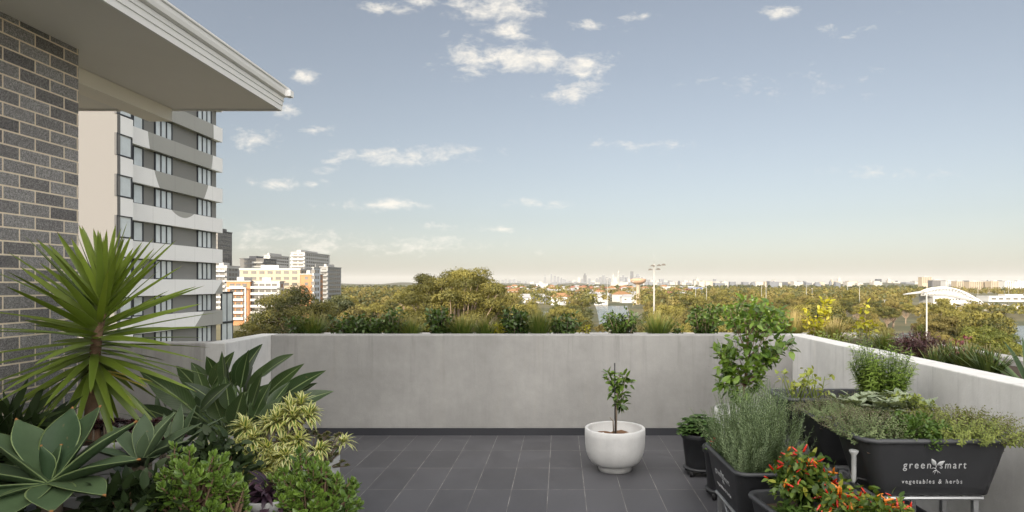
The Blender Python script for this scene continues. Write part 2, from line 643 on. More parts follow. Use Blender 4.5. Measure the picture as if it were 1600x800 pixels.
M = {}
M['concrete'] = concrete_mat("board_marked_concrete", (0.285, 0.280, 0.270), 0.16, 0.60)  # same concrete, coloured darker for the weaker light on the back parapet
M['concrete_stained'] = concrete_mat("stained_concrete", (0.36, 0.35, 0.335), 0.35, 0.5)
M['concrete_lit'] = concrete_mat("lit_concrete", (0.58, 0.575, 0.56), 0.12, 0.4)  # same concrete, coloured lighter for faces that catch more light
M['brick'] = brick_mat()
M['tile'] = tile_mat()
M['skirting'] = simple("skirting_tile", (0.035, 0.036, 0.042), 0.5, var=.2, scale=2)
M['soffit'] = simple("soffit_paint", (0.83, 0.795, 0.745), 0.8, var=.06, scale=1.2, bump=.05, bscale=150)
M['fascia'] = simple("white_paint", (0.80, 0.79, 0.77), 0.45, var=.05, scale=3)
M['cream'] = simple("cream_paint", (0.88, 0.83, 0.74), 0.7, var=.04, scale=2)
M['render_beige'] = simple("beige_render", (0.78, 0.68, 0.60), 0.85, var=.05, scale=1.5, bump=.08, bscale=220)
M['soil'] = simple("potting_soil", (0.055, 0.038, 0.026), 0.95, var=.5, scale=60, bump=.8, bscale=90)
M['mulch'] = simple("bark_mulch", (0.16, 0.085, 0.045), 0.9, var=.5, scale=70, bump=.8, bscale=90)
M['black_plastic'] = simple("black_plastic", (0.028, 0.029, 0.032), 0.48, var=.4, scale=7, bump=.05, bscale=200)
M['dark_plastic'] = simple("dark_rim_plastic", (0.05, 0.052, 0.056), 0.42, var=.12, scale=7)
M['white_print'] = simple("printed_lettering", (0.42, 0.43, 0.44), 0.6, var=.3, scale=40)
M['steel'] = simple("galvanised_steel", (0.42, 0.43, 0.44), 0.42, metal=.85, var=.15, scale=14)
M['clear'], _t, _o = new_mat("clear_plastic")
_p = _t.n('ShaderNodeBsdfPrincipled')
_p.inputs['Base Color'].default_value = rgb(0.55, 0.56, 0.56)
_p.inputs['Roughness'].default_value = 0.18
_x = _t.n('ShaderNodeMixShader')
_x.inputs[0].default_value = 0.45
_t.t.links.new(_t.n('ShaderNodeBsdfTransparent').outputs[0], _x.inputs[1])
_t.t.links.new(_p.outputs[0], _x.inputs[2])
_t.t.links.new(_x.outputs[0], _o.inputs[0])
M['stone_white'] = concrete_mat("white_terrazzo", (0.51, 0.51, 0.505), 0.14, 0.34)
M['pot_grey'] = concrete_mat("grey_pot", (0.34, 0.34, 0.335), 0.1, 0.2)
M['terracotta'] = simple("terracotta", (0.40, 0.18, 0.09), 0.8, var=.2, scale=12)
M['stake'] = simple("black_stake", (0.02, 0.02, 0.022), 0.6)
M['rubber'] = simple("wheel_rubber", (0.015, 0.015, 0.016), 0.6)
M['white'] = simple("white_panel", (0.80, 0.80, 0.81), 0.6, var=.03, scale=.5)

# ------------------------------------------------------------------ the terrace
GZ = -18.3                                             # street level, seen from the sixth floor
WALL_H = 1.123

mb = plain(lambda b: b.box(-7.4, 2.6, -9.0, 7.03, -0.25, 0.0))
obj("terrace_floor", mb, M['tile'], loc=(0, 0, 0), smooth=False, kind='structure')


def bevel(o, w=0.006, seg=2):
    md = o.modifiers.new("edge", 'BEVEL')
    md.width = w
    md.segments = seg
    md.limit_method = 'ANGLE'
    return o


def wall(label, x0, x1, y0, y1, mat, z0=-0.25, z1=WALL_H, skirt=None):
    o = obj("concrete_wall", plain(lambda b: b.box(x0, x1, y0, y1, z0, z1)), mat, loc=(x0, y0, 0.0), smooth=False, label=label, cat="wall")
    bevel(o, 0.008)
    if skirt:
        obj("skirting", plain(lambda b: b.box(*skirt, 0.0, 0.082)), M['skirting'], parent=o, smooth=False)
    return o


wall("long grey concrete parapet facing the camera across the back of the terrace", -3.25, 2.6, 7.03, 7.23, M['concrete'], skirt=(-3.25, 2.6, 7.018, 7.028))
wall("pale concrete parapet running down the right side behind the black planters", 2.6, 2.8, -9.0, 7.23, M['concrete_lit'], skirt=(2.588, 2.598, -8.9, 7.0))
wall("short concrete parapet return at the left end of the back wall", -3.45, -3.25, 6.08, 7.23, M['concrete_lit'])
wall("stained low concrete wall beneath the tower between yucca and parapet corner", -7.4, -3.45, 6.08, 6.28, M['concrete_stained'])

# planting beds outside the parapets, and the low outer kerb that holds them
mb = MB()
mb.box(-3.25, 2.8, 7.23, 8.25, 0.5, 0.98)
mb.box(2.8, 3.95, -9.0, 8.25, 0.5, 0.98)
obj("garden_bed_soil", mb, M['soil'], smooth=False, kind='structure')
o = obj("planter_kerb", plain(lambda b: b.box(-3.25, 4.15, 8.25, 8.45, 0.4, 1.04)), M['concrete_stained'], loc=(0, 8.35, 0.4), smooth=False, label="pale outer kerb glimpsed between the plants beyond the back parapet", cat="kerb")
bevel(o)
o = obj("planter_kerb", plain(lambda b: b.box(3.95, 4.15, -9.0, 8.25, 0.4, 1.04)), M['concrete_stained'], loc=(4.05, 3, 0.4), smooth=False, label="sunlit outer kerb beyond the strappy plants on the right", cat="kerb")
bevel(o)
# the storeys below the terrace
obj("apartment_block_below", plain(lambda b: b.box(-7.5, 4.1, -9.0, 8.4, GZ - .5, -0.26)), M['render_beige'], loc=(0, 0, GZ), smooth=False, kind='structure')

# ------------------------------------------------------------------ the brick penthouse and its roof
SOF = 3.38
house = thing("brick_house", "grey brick penthouse wall under a wide white roof overhang at left", "house", (-4.5, 1.0, 0))
mb = MB()
mb.box(-7.4, -3.46, -9.0, 4.5, 0.0, SOF)
mb.box(-3.458, 0.6, -9.0, -4.4, 0.0, 4.6)  # unseen wing behind the camera, added and sized to shade the terrace
mb.box(-7.4, -3.459, -8.9, -4.5, SOF + .21, 4.6)  # unseen wing carried over the house roof to close a sun leak
WP["brick_origin"] = np.zeros(3)
o = obj("wall", mb, M['brick'], parent=house, smooth=False)
mb = MB()
mb.box(-8.0, -2.70, -9.4, 6.03, SOF, SOF + .03)
obj("soffit", mb, M['soffit'], parent=house, smooth=False)
mb = MB()
mb.box(-8.0, -2.72, -9.4, 6.0, SOF + .04, SOF + .20)
obj("roof", mb, M['fascia'], parent=house, smooth=False)
prof = [(-2.705, 3.362), (-2.684, 3.362), (-2.684, 3.408), (-2.676, 3.411), (-2.676, 3.452), (-2.668, 3.455), (-2.668, 3.490), (-2.705, 3.490)]
mb = MB()
mb.loft([[(x, y, z) for x, z in prof] for y in (-9.4, 6.045)], True, True)
obj("fascia", mb, M['fascia'], parent=house, smooth=False)
prof = [(-2.70, 3.494), (-2.664, 3.494), (-2.640, 3.502), (-2.632, 3.530), (-2.632, 3.562), (-2.620, 3.568), (-2.620, 3.584), (-2.70, 3.584)]
mb = MB()
mb.loft([[(x, y, z) for x, z in prof] for y in (-9.4, 6.06)], True, True)
mb.box(-2.64, -2.585, 6.0, 6.075, 3.495, 3.555)
obj("gutter", mb, M['fascia'], parent=house, smooth=False)
obj("eave_trim", plain(lambda b: b.box(-8.0, -2.706, 6.032, 6.05, 3.362, 3.58)), M['fascia'], parent=house, smooth=False)
obj("beam", plain(lambda b: b.box(-3.95, -3.73, 4.52, 6.02, 3.255, SOF - .004)), M['cream'], parent=house, smooth=False)

# ------------------------------------------------------------------ the apartment tower
def tower_clad():
    m, t, out = new_mat("tower_cladding")
    p = t.n('ShaderNodeBsdfPrincipled')
    co = t.n('ShaderNodeTexCoord').outputs['Object']
    x, y, z = t.sep(co)
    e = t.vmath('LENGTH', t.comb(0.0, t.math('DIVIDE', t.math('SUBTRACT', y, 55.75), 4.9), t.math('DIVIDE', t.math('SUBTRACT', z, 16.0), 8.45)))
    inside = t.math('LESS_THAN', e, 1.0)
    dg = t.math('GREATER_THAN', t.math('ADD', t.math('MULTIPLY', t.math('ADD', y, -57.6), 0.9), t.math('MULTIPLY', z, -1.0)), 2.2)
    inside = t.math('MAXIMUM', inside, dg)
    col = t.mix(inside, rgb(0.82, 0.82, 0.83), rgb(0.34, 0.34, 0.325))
    # joints between the cladding panels
    j = t.math('LESS_THAN', t.math('ABSOLUTE', t.math('SUBTRACT', t.math('FRACT', t.math('DIVIDE', y, 2.95)), 0.5)), 0.006)
    col = t.mix(t.math('MULTIPLY', j, 0.35), col, rgb(0.1, 0.1, 0.1))
    k = t.math('MULTIPLY_ADD', t.noise(co, 0.4, 4.0), 0.10, 0.95)
    col = t.mix(1.0, col, t.comb(k, k, k), 'MULTIPLY')
    t.set(p.inputs['Base Color'], col)
    p.inputs['Roughness'].default_value = 0.6
    t.t.links.new(p.outputs[0], out.inputs[0])
    return m


M['clad'] = tower_clad()
M['tower_grey'] = simple("tower_grey_wall", (0.21, 0.21, 0.203), 0.75, var=.06, scale=.5)
M['tower_end'] = simple('pinkish_end_render', (0.150, 0.148, 0.149), 0.85, var=.04, scale=.15)
M['frame'] = simple("charcoal_window_frame", (0.035, 0.038, 0.045), 0.45)
M['pane'] = simple("blind_behind_glass", (0.56, 0.61, 0.64), 0.10, var=.4, scale=.6, spec=.8)
M['pane_dark'] = simple("dark_glass", (0.10, 0.105, 0.11), 0.15, var=.4, scale=.8, spec=.8)

tower = thing("apartment_tower", "tall white and grey banded apartment tower seen under the eave", "tower", (0, 0, 0))
mb = MB()
mb.box(-46, -34, 45.96, 61.9, GZ, 21.6)
mb.box(-34, -32.4, 45.98, 47.35, GZ, 21.6)
obj("wall", mb, M['tower_grey'], parent=tower, smooth=False)
obj('end_wall', plain(lambda b: b.box(-46.2, -32.26, 45.62, 45.955, GZ, 21.6)), M['tower_end'], parent=tower, smooth=False)
HEADS = [12.7 + 3 * k for k in range(-6, 3)]
for h in HEADS:
    z0, z1 = h, h + 1.36
    mb = MB()
    mb.box(-34.0, -33.55, 47.36, 62.25, z0, z1)
    mb.box(-46.3, -34.0, 61.902, 62.25, z0, z1)
    mb.box(-33.0, -32.28, 45.96, 47.36, z0 - .12, z1 - .02)
    obj("cladding_band", mb, M['clad'], parent=tower, smooth=False)
def win_proto(w, h, nm, panes):
    mb = MB()
    fr = 0.09
    mb.box(-.06, .10, -w / 2, w / 2, 0, fr)
    mb.box(-.06, .10, -w / 2, w / 2, h - fr, h)
    for i in range(panes + 1):
        yy = -w / 2 + fr / 2 + (w - fr) * i / panes
        mb.box(-.06, .10, yy - fr / 2, yy + fr / 2, fr, h - fr)
    return mb


wproto = {}
for key, w, panes in (("three", 2.35, 3), ("one", 1.25, 1), ("bay", 1.7, 1)):
    hh = 1.62
    f = obj("window", win_proto(w, hh, key, panes), M['frame'], parent=tower, smooth=False)
    pn = obj("pane", plain(lambda b: b.box(-.05, .03, -w / 2 + .05, w / 2 - .05, .05, hh - .05)), M['pane'], parent=f, smooth=False)
    wproto[key] = [f, False]


def put_window(key, x, y, z):
    f, used = wproto[key]
    if not used:
        wproto[key][1] = True
        f.location = (x, y, z)
        return f
    return dup(f, loc=(x, y, z), parent=tower)


for h in HEADS[1:11]:
    zb = h - 1.63
    put_window("bay", -32.35, 46.4, zb)
    put_window("one", -33.98, 50.35, zb)
    put_window("three", -33.98, 53.6, zb)
    put_window("three", -33.98, 59.75, zb)
# glazed corner balconies on the lowest floors
for k in range(-6, 0):
    z0 = 12.7 - 15 + 3 * (k + 6) - 9
for z0 in (-8.3, -5.3, -2.3, 0.7):
    mb = MB()
    mb.box(-36.5, -33.7, 62.27, 64.6, z0 - .02, z0 + .18)
    for yy in (62.4, 63.4, 64.5):
        mb.box(-33.8, -33.7, yy - .05, yy + .05, z0 - 2.8, z0 - .02)
    b_ = obj("balcony", mb, M['frame'], parent=tower, smooth=False)
    obj("glazing", plain(lambda b: b.box(-33.79, -33.75, 62.45, 64.45, z0 - 2.8, z0 - .03)), M['pane'] if z0 > -5 else M['pane_dark'], parent=b_, smooth=False)

# ------------------------------------------------------------------ land, water
def ground_mat():
    m, t, out = new_mat("ground_cover")
    p = t.n('ShaderNodeBsdfPrincipled')
    co = t.n('ShaderNodeTexCoord').outputs['Object']
    a = t.noise(co, 0.012, 6.0, 0.65)
    b = t.noise(co, 0.11, 5.0, 0.65)
    c = t.noise(co, 0.0035, 4.0, 0.6)
    col = t.mix(t.smooth(a, .4, .6), rgb(0.045, 0.052, 0.022), rgb(0.11, 0.095, 0.045))
    col = t.mix(t.smooth(b, .5, .7), col, rgb(0.06, 0.065, 0.03))
    col = t.mix(t.smooth(c, .56, .7, 0, .6), col, rgb(0.24, 0.21, 0.17))
    t.set(p.inputs['Base Color'], col)
    p.inputs['Roughness'].default_value = 0.95
    t.t.links.new(p.outputs[0], out.inputs[0])
    return m


M['ground'] = ground_mat()
def water_mat():
    m, t, out = new_mat("river_water")
    p = t.n('ShaderNodeBsdfPrincipled')
    co = t.n('ShaderNodeTexCoord').outputs['Object']
    x, y, z = t.sep(co)
    p.inputs['Base Color'].default_value = rgb(0.10, 0.115, 0.115)
    p.inputs['Roughness'].default_value = 0.22
    h = t.noise(t.comb(x, t.math('MULTIPLY', y, 0.5), 0.0), 0.5, 4.0, 0.6)
    t.set(p.inputs['Normal'], t.bump(h, 0.25, 0.3))
    t.t.links.new(p.outputs[0], out.inputs[0])
    return m


M['water'] = water_mat()
mb = MB()
mb.lathe([(1, 0), (60, 0), (300, 0), (900, 0), (3000, 0), (8000, 0), (16000, 0), (30000, 0)], (0, 0, GZ), 64)
mb.lathe([(0.01, 0), (1, 0)], (0, 0, GZ), 64)
obj("ground", mb, M['ground'], smooth=False, kind='structure')


def gp(px, d):
    return ((px - VX) / FOC * d, d)


# river reaches, as outlines on the ground: (pixel column, distance)
RIV = [[gp(936, 235), gp(992, 235), gp(986, 330), gp(980, 560), gp(930, 560), gp(934, 400), gp(936, 330)],
       [gp(1340, 226), gp(1400, 224), gp(1530, 215), gp(1570, 198), gp(1800, 198), gp(1800, 300), gp(1565, 296), gp(1530, 250), gp(1440, 254), gp(1340, 254)],
       [gp(842, 400), gp(864, 400), gp(864, 450), gp(842, 450)]]
mb = MB()
for poly in RIV:
    mb.prism(poly, lambda u, v, w: (u, v, GZ + w), 0.0, 0.06)
obj("river_water", mb, M['water'], smooth=False, kind='structure')


def in_poly(x, y, poly):
    c = False
    n = len(poly)
    for i in range(n):
        x1, y1 = poly[i]
        x2, y2 = poly[(i + 1) % n]
        if (y1 > y) != (y2 > y) and x < (x2 - x1) * (y - y1) / (y2 - y1) + x1:
            c = not c
    return c


def in_river(x, y):
    return any(in_poly(x, y, p) for p in RIV)


# low wooded rises along the horizon
M['hill'] = simple("distant_wooded_ground", (0.075, 0.075, 0.05), 0.95, var=.4, scale=.006)
for (pxa, pxb, d, top) in ((300, 760, 4200, 441.4), (700, 1010, 6500, 442.0), (1180, 1700, 3600, 441.6)):
    rings = []
    N = 40
    for k, (dd, hf) in enumerate(((d, 0.0), (d * 1.05, .7), (d * 1.12, 1.0), (d * 1.3, .6), (d * 1.5, 0.0))):
        ring = []
        for i in range(N + 1):
            u = i / N
            x = (pxa + (pxb - pxa) * u - VX) / FOC * d
            ht = (VY - top) / FOC * d + 20
            e = min(1, u * 5, (1 - u) * 5)
            z = GZ - .5 + hf * ht * e * (.75 + .25 * sin(u * 17 + d) + .12 * sin(u * 41))
            ring.append((x, dd, z))
        rings.append(ring)
    V = np.concatenate([np.array(r) for r in rings])
    Q = [(k * (N + 1) + i, k * (N + 1) + i + 1, (k + 1) * (N + 1) + i + 1, (k + 1) * (N + 1) + i) for k in range(4) for i in range(N)]
    mb = MB()
    mb.add(V, Q)
    obj("hills", mb, M['hill'], kind='structure')

# ------------------------------------------------------------------ leaf shapes
def leaf_proto(L=1.0, W=.4, prof=None, n=4, fold=.15, droop=.3):
    b = MB()
    b.blade((0, 0, 0), (0, 1, 0), (0, 0, 1), L, W, prof or (lambda t: sin(pi * min(1, max(0, t))) ** .8 + .02), n, droop, fold)
    return (np.concatenate(b.V), np.concatenate(b.Q), np.zeros((0, 3), int), np.concatenate(b.A))


def card_proto(w=.6):
    V = np.array(((0, -.5, 0), (w * .5, 0, .08), (0, .5, 0), (-w * .5, 0, .08)))
    return (V, np.array(((0, 1, 2, 3),)), np.zeros((0, 3), int), np.array(((0, 0, 0), (1, .5, 0), (0, 1, 0), (-1, .5, 0))))


def fleshy_proto(W=.55, th=.12, n=5, k=8, power=.7):
    """thick obovate succulent leaf along +y"""
    rings = []
    for i in range(n + 1):
        t = i / n
        w = W * .5 * (max(0.0, sin(pi * t ** 1.5)) ** power * .9 + .10 * (1 - t))
        h = th * .5 * (sin(pi * min(1, t * .94 + .05)) ** .6)
        a = np.linspace(0, 2 * pi, k, endpoint=False)
        rings.append(np.stack((np.cos(a) * w, np.full(k, t), np.sin(a) * h + .12 * t * t), -1))
    V = np.concatenate(rings)
    idx = np.arange((n + 1) * k).reshape(n + 1, k)
    nx = np.roll(idx, -1, 1)
    Q = np.stack((idx[:-1], nx[:-1], nx[1:], idx[1:]), -1).reshape(-1, 4)
    A = np.zeros((len(V), 3))
    A[:, 1] = V[:, 1]
    A[:, 0] = np.tile(np.cos(np.linspace(0, 2 * pi, k, endpoint=False)), n + 1)
    return (V, Q, np.zeros((0, 3), int), A)


ELL = leaf_proto(1, .5, None, 4, .18, .35)
OVATE = leaf_proto(1, .5, lambda t: sin(pi * t ** .75) ** .9 + .02, 4, .15, .4)
LANCE = leaf_proto(1, .17, lambda t: sin(pi * t ** .8) ** .8 + .03, 4, .15, .45)
NEEDLE = leaf_proto(1, .13, lambda t: 1 - t * .75, 1, 0, 0)
CARD = card_proto()
CARD2 = card_proto(.8)
JADE = fleshy_proto()


def rdir(n, zmin=-1.0, zmax=1.0):
    z = rng.uniform(zmin, zmax, n)
    a = rng.uniform(0, 2 * pi, n)
    q = np.sqrt(1 - z * z)
    return np.stack((q * np.cos(a), q * np.sin(a), z), -1)


# ------------------------------------------------------------------ trees
M['bark'] = simple("pale_gum_bark", (0.26, 0.20, 0.15), 0.9, var=.35, scale=3)
M['bark_dark'] = simple("dark_bark", (0.10, 0.075, 0.055), 0.9, var=.35, scale=3)
M['gum'] = leaf("gum_leaves", (0.050, 0.056, 0.016), (0.205, 0.184, 0.046), trans=.25, rough=.55, spec=.3, objrand=.8)
M['casuarina'] = leaf("casuarina_needles", (0.080, 0.072, 0.025), (0.195, 0.162, 0.054), trans=.2, rough=.7, spec=.2, objrand=.8)
M['fig'] = leaf("dense_green_leaves", (0.034, 0.044, 0.018), (0.110, 0.115, 0.042), trans=.2, rough=.5, spec=.35, objrand=.6)
M['bright'] = leaf("bright_green_leaves", (0.075, 0.092, 0.018), (0.215, 0.215, 0.045), trans=.3, rough=.5, spec=.3, objrand=.2)


def tree_parts(seed, H, R, clumps, cards, csize, z0=.35, flat=.6, csz=.30, droopy=False):
    """trunk, limbs and a crown of leafy clumps on the limb ends"""
    r_ = np.random.default_rng(seed)
    tr, cr = MB(), MB()
    fork = np.array((r_.uniform(-.3, .3), r_.uniform(-.3, .3), H * z0 * .8))
    tr.tube([(0, 0, -.3), fork * .5 + (r_.uniform(-.2, .2), 0, 0), fork], [H * .022, H * .018, H * .014], 7)
    cents = []
    cz, hz = H * (z0 + 1) * .5, H * (1 - z0) * .5
    tries = 0
    while len(cents) < clumps and tries < 4000:
        tries += 1
        d = rdir_r(r_)
        q = r_.uniform(.35, 1.0) ** .5
        c = np.array((d[0] * R * q * .82, d[1] * R * q * .82, cz + d[2] * hz * q * .80))
        if d[2] < -.55:
            continue
        if all(np.linalg.norm((c - e) * (1, 1, 1.4)) > R * csz * .85 for e in cents):
            cents.append(c)
    for c in cents:
        rad = R * csz * r_.uniform(.75, 1.25)
        mid = fork + (c - fork) * .5 + np.array((0, 0, -.06 * H)) * r_.uniform(0, 1) + r_.normal(0, .04 * R, 3)
        tr.tube([fork + r_.normal(0, .05, 3), mid, c - (0, 0, rad * .3)], [H * .010, H * .006, H * .0025], 5, cap=False)
        n = int(cards * 1.6 * r_.uniform(.7, 1.3))
        d = np.stack((r_.normal(0, 1, n), r_.normal(0, 1, n), r_.normal(.25, .9, n)), -1)
        d = nrm(d)
        q = r_.uniform(.15, 1.0, n) ** .45
        lump = 1 + .25 * np.sin(d[:, 0] * 5 + seed) * np.cos(d[:, 1] * 6 + c[0])
        pos = c + d * (rad * q * lump)[:, None] * np.array((1, 1, flat))
        nr = nrm(d + r_.normal(0, .38, (n, 3)) + (0, 0, .25))
        dr = nrm(np.cross(nr, r_.normal(0, 1, (n, 3))))
        if droopy:
            dr = nrm(dr * .6 + (0, 0, -1.0))
        tone = np.clip(r_.normal(.5, .30) + r_.normal(0, .22, n), 0, 1)
        cr.scatter(CARD, pos, dr, nr, csize * .76 * r_.uniform(.7, 1.4, n), tone)
    return tr, cr


def rdir_r(r_):
    z = r_.uniform(-1, 1)
    a = r_.uniform(0, 2 * pi)
    q = sqrt(1 - z * z)
    return np.array((q * cos(a), q * sin(a), z))


def tree(name, label, x, y, H, R, mat, bark, seed, clumps, cards, csize, group=None, **kw):
    tr, cr = tree_parts(seed, H, R, clumps, cards, csize, **kw)
    t = thing(name, label, "tree", (0, 0, 0), group)
    obj("trunk", tr, bark, parent=t)
    obj("crown", cr, mat, parent=t, smooth=False)
    t.location = (x, y, GZ)
    return t


def tree_at(name, label, px, pytop, d, R, mat, bark, seed, clumps, cards, csize, **kw):
    x, y = gp(px, d)
    H = (VY - pytop) / FOC * d + EYE - GZ
    return tree(name, label, x, y, H, R, mat, bark, seed, clumps, cards, csize, **kw)


# single trees one can point to
tree_at("gum_tree", "big spreading gum tree that breaks the skyline left of the far city", 715, 402, 92, 9.2, M['gum'], M['bark'], 3, 84, 430, .33, z0=.36, flat=.5, csz=.19)
tree_at("gum_tree", "broad layered gum tree in front of the orange apartments", 462, 438, 88, 6.6, M['gum'], M['bark'], 8, 50, 320, .33, z0=.40, flat=.5, csz=.28)
tree_at("gum_tree", "low bushy tree at the foot of the tower above the stained wall", 395, 486, 78, 3.6, M['gum'], M['bark'], 14, 22, 260, .30, z0=.3)
tree_at("casuarina_tree", "rusty gold tree just left of the grasses on the back parapet", 408, 500, 70, 2.6, M['casuarina'], M['bark_dark'], 15, 18, 260, .26, z0=.3)
tree_at("fig_tree", "dark dense tree between the layered gum and the far wood", 525, 456, 150, 6.0, M['fig'], M['bark_dark'], 21, 26, 240, .5, z0=.3)
tree_at("gum_tree", "golden round gum tree beside the big skyline tree", 650, 476, 88, 3.8, M['bright'], M['bark'], 27, 22, 260, .32, z0=.35)
tree_at("gum_tree", "sunny light green tree standing low behind the dark parapet shrubs", 566, 486, 82, 3.0, M['bright'], M['bark'], 28, 18, 260, .30, z0=.35)
tree_at("gum_tree", "gum with a domed crown rising over the wood left of the big tree", 640, 442, 260, 6.5, M['gum'], M['bark'], 29, 26, 200, .7, z0=.4)
tree_at("gum_tree", "pale barked gum under the right edge of the big skyline tree", 752, 452, 110, 5.0, M['gum'], M['bark'], 33, 26, 240, .38, z0=.4)
tree_at("fig_tree", "bright leafy green tree beside the water right of the white pole", 1537, 500, 105, 5.2, M['bright'], M['bark_dark'], 41, 36, 280, .36, z0=.25)
tree_at("fig_tree", "smaller bright tree at the far right above the kerb", 1573, 512, 108, 3.4, M['bright'], M['bark_dark'], 42, 22, 260, .34, z0=.25)
tree_at("casuarina_tree", "rusty brown rounded tree behind the white pole", 1480, 487, 150, 5.2, M['casuarina'], M['bark_dark'], 43, 26, 260, .46, z0=.2)
tree_at("casuarina_tree", "tall brown casuarina right of the rusty tree by the white pole", 1513, 486, 165, 5.2, M['casuarina'], M['bark_dark'], 44, 26, 260, .46, z0=.2)
tree_at("gum_tree", "round gum on the bank left of the narrow grey water", 900, 488, 190, 6.2, M['gum'], M['bark'], 45, 28, 240, .5, z0=.25)
tree_at("fig_tree", "low bush tree standing at the water's edge below the white house", 942, 506, 240, 3.8, M['casuarina'], M['bark_dark'], 46, 16, 200, .5, z0=.1)
tree_at("fig_tree", "dark tree on the point where the water opens at far right", 1552, 494, 290, 6.2, M['fig'], M['bark_dark'], 47, 24, 200, .7, z0=.15)

# the park: repeats of six trees
protos = []
for k, (nm, lb, mt, bk, H, R, cl, ca, cs, kw) in enumerate((
        ("gum_tree", "olive green gum tree crowded in the park wood", M['gum'], M['bark'], 12.5, 5.2, 24, 190, .55, dict(z0=.3)),
        ("gum_tree", "olive green gum tree crowded in the park wood", M['gum'], M['bark'], 14.0, 4.6, 22, 190, .52, dict(z0=.35)),
        ("casuarina_tree", "brownish gold casuarina crowded in the park wood", M['casuarina'], M['bark_dark'], 12.0, 4.3, 20, 210, .50, dict(z0=.2, flat=.8, droopy=True)),
        ("casuarina_tree", "brownish gold casuarina crowded in the park wood", M['casuarina'], M['bark_dark'], 13.0, 3.9, 20, 200, .48, dict(z0=.22, flat=.85, droopy=True)),
        ("fig_tree", "dark green rounded tree crowded in the park wood", M['fig'], M['bark_dark'], 10.5, 5.0, 22, 210, .50, dict(z0=.2)),
        ("gum_tree", "yellowish gum tree crowded in the park wood", M['bright'], M['bark'], 10.5, 4.2, 18, 190, .48, dict(z0=.3)))):
    protos.append([tree(nm, lb, 0, 0, H, R, mt, bk, 100 + k, cl, ca, cs, group=lb.replace(" tree crowded", "s").replace(" casuarina crowded", " casuarinas"), **kw), False])


def free_spot(x, y):
    px = VX + x / y * FOC
    if in_river(x, y):
        return False
    for dx_, dy_ in ((6, 0), (-6, 0), (0, 6), (0, -6)):
        if in_river(x + dx_, y + dy_):
            return False
    if 930 < px < 990 and y < 560:
        return False
    if 836 < px < 868 and 230 < y < 450:
        return False
    if 1380 < px < 1440 and y < 240:
        return False
    if 1556 < px and y < 215:
        return False
    if px < 540 and y > 165:
        return False
    if px < 620 and y > 300:
        return False
    if 1425 < px and 290 < y:
        return False
    if 790 < px < 1080 and y > 600:
        return False
    return True


spots = []
tr_ = 0
while len(spots) < 285 and tr_ < 30000:
    tr_ += 1
    y = 95 * (430 / 95) ** rng.uniform(0, 1)
    px = rng.uniform(385, 1640)
    x = (px - VX) / FOC * y
    if y < 130 and not (500 < px < 880):
        continue
    if y < 185 and 1375 < px < 1450:
        continue
    if not free_spot(x, y):
        continue
    if all((x - a) ** 2 + (y - b) ** 2 > (3.9 + y * .011) ** 2 for a, b, _ in spots):
        spots.append((x, y, px))
spots.sort(key=lambda q: q[1])
for (x, y, px) in spots:
    u = rng.uniform()
    if px > 1000:
        k = rng.choice([0, 1, 2, 2, 3, 3, 4, 0, 5, 1])
    elif px > 760:
        k = rng.choice([0, 1, 2, 4, 4, 5])
    else:
        k = rng.choice([0, 0, 1, 1, 4, 4, 5, 2])
    t, used = protos[k]
    s = rng.uniform(.8, 1.15)
    low = 1.0
    if 560 < px < 1010 and y < 160:
        low = .82
    if not used:
        protos[k][1] = True
    else:
        t = dup(t)
    t.location = (x, y, GZ)
    t.rotation_euler = (0, 0, rng.uniform(0, 2 * pi))
    t.scale = (s, s, s * low * rng.uniform(.9, 1.08))

# beyond them the wood closes into one mass
def far_wood(name, n, dmin, dmax, test, mats, per, size, hmin=8, hmax=14):
    mb = MB()
    cnt = 0
    while cnt < n:
        y = (rng.uniform(dmin ** 1.3, dmax ** 1.3)) ** (1 / 1.3)
        px = rng.uniform(360, 1680)
        x = (px - VX) / FOC * y
        if in_river(x, y) or not test(px, y):
            continue
        cnt += 1
        H = rng.uniform(hmin, hmax) * (.55 if 1425 < px and y < 460 else 1.0)
        R = rng.uniform(3.6, 6.5)
        d = rdir(per, -.35, 1)
        q = rng.uniform(.5, 1, per) ** .5
        lump = 1 + .3 * np.sin(d[:, 0] * 4 + cnt) * np.cos(d[:, 1] * 5 + 2 * cnt)
        pos = np.array((x, y, GZ + H * .55)) + d * (q * lump)[:, None] * (R, R, H * .45)
        nr = nrm(d + rng.normal(0, .5, (per, 3)))
        dr = np.cross(nr, rng.normal(0, 1, (per, 3)))
        mb.scatter(CARD2, pos, dr, nr, size * rng.uniform(.7, 1.3, per) * (1 + y / 3000), np.clip(rng.normal(.5, .22) + rng.normal(0, .15, per), 0, 1), m=int(rng.integers(0, len(mats))))
    obj(name, mb, mats, smooth=False, kind='stuff', label="continuous far wood between the park and the city", cat="wood")


def wood_test(px, y):
    if px < 540:
        return y > 520 and rng.uniform() < .8
    if px < 780:
        return y > 300
    if px < 1000:
        return (y > 640 and rng.uniform() < .45) or (470 < y < 640 and not (928 < px < 988) and rng.uniform() < .6)
    if px > 1425:
        return (350 < y < 445) or (y > 900 and rng.uniform() < .3)
    return y > 380 and (y < 1250 or rng.uniform() < .5)


far_wood("distant_wood", 2600, 300, 1500, wood_test, [M['gum'], M['casuarina'], M['fig'], M['casuarina']], 60, 1.7)
far_wood("distant_wood", 900, 1500, 3600, lambda px, y: rng.uniform() < (.9 if px < 760 or px > 1050 else .35), [M['gum'], M['fig']], 22, 4.0, 9, 14)

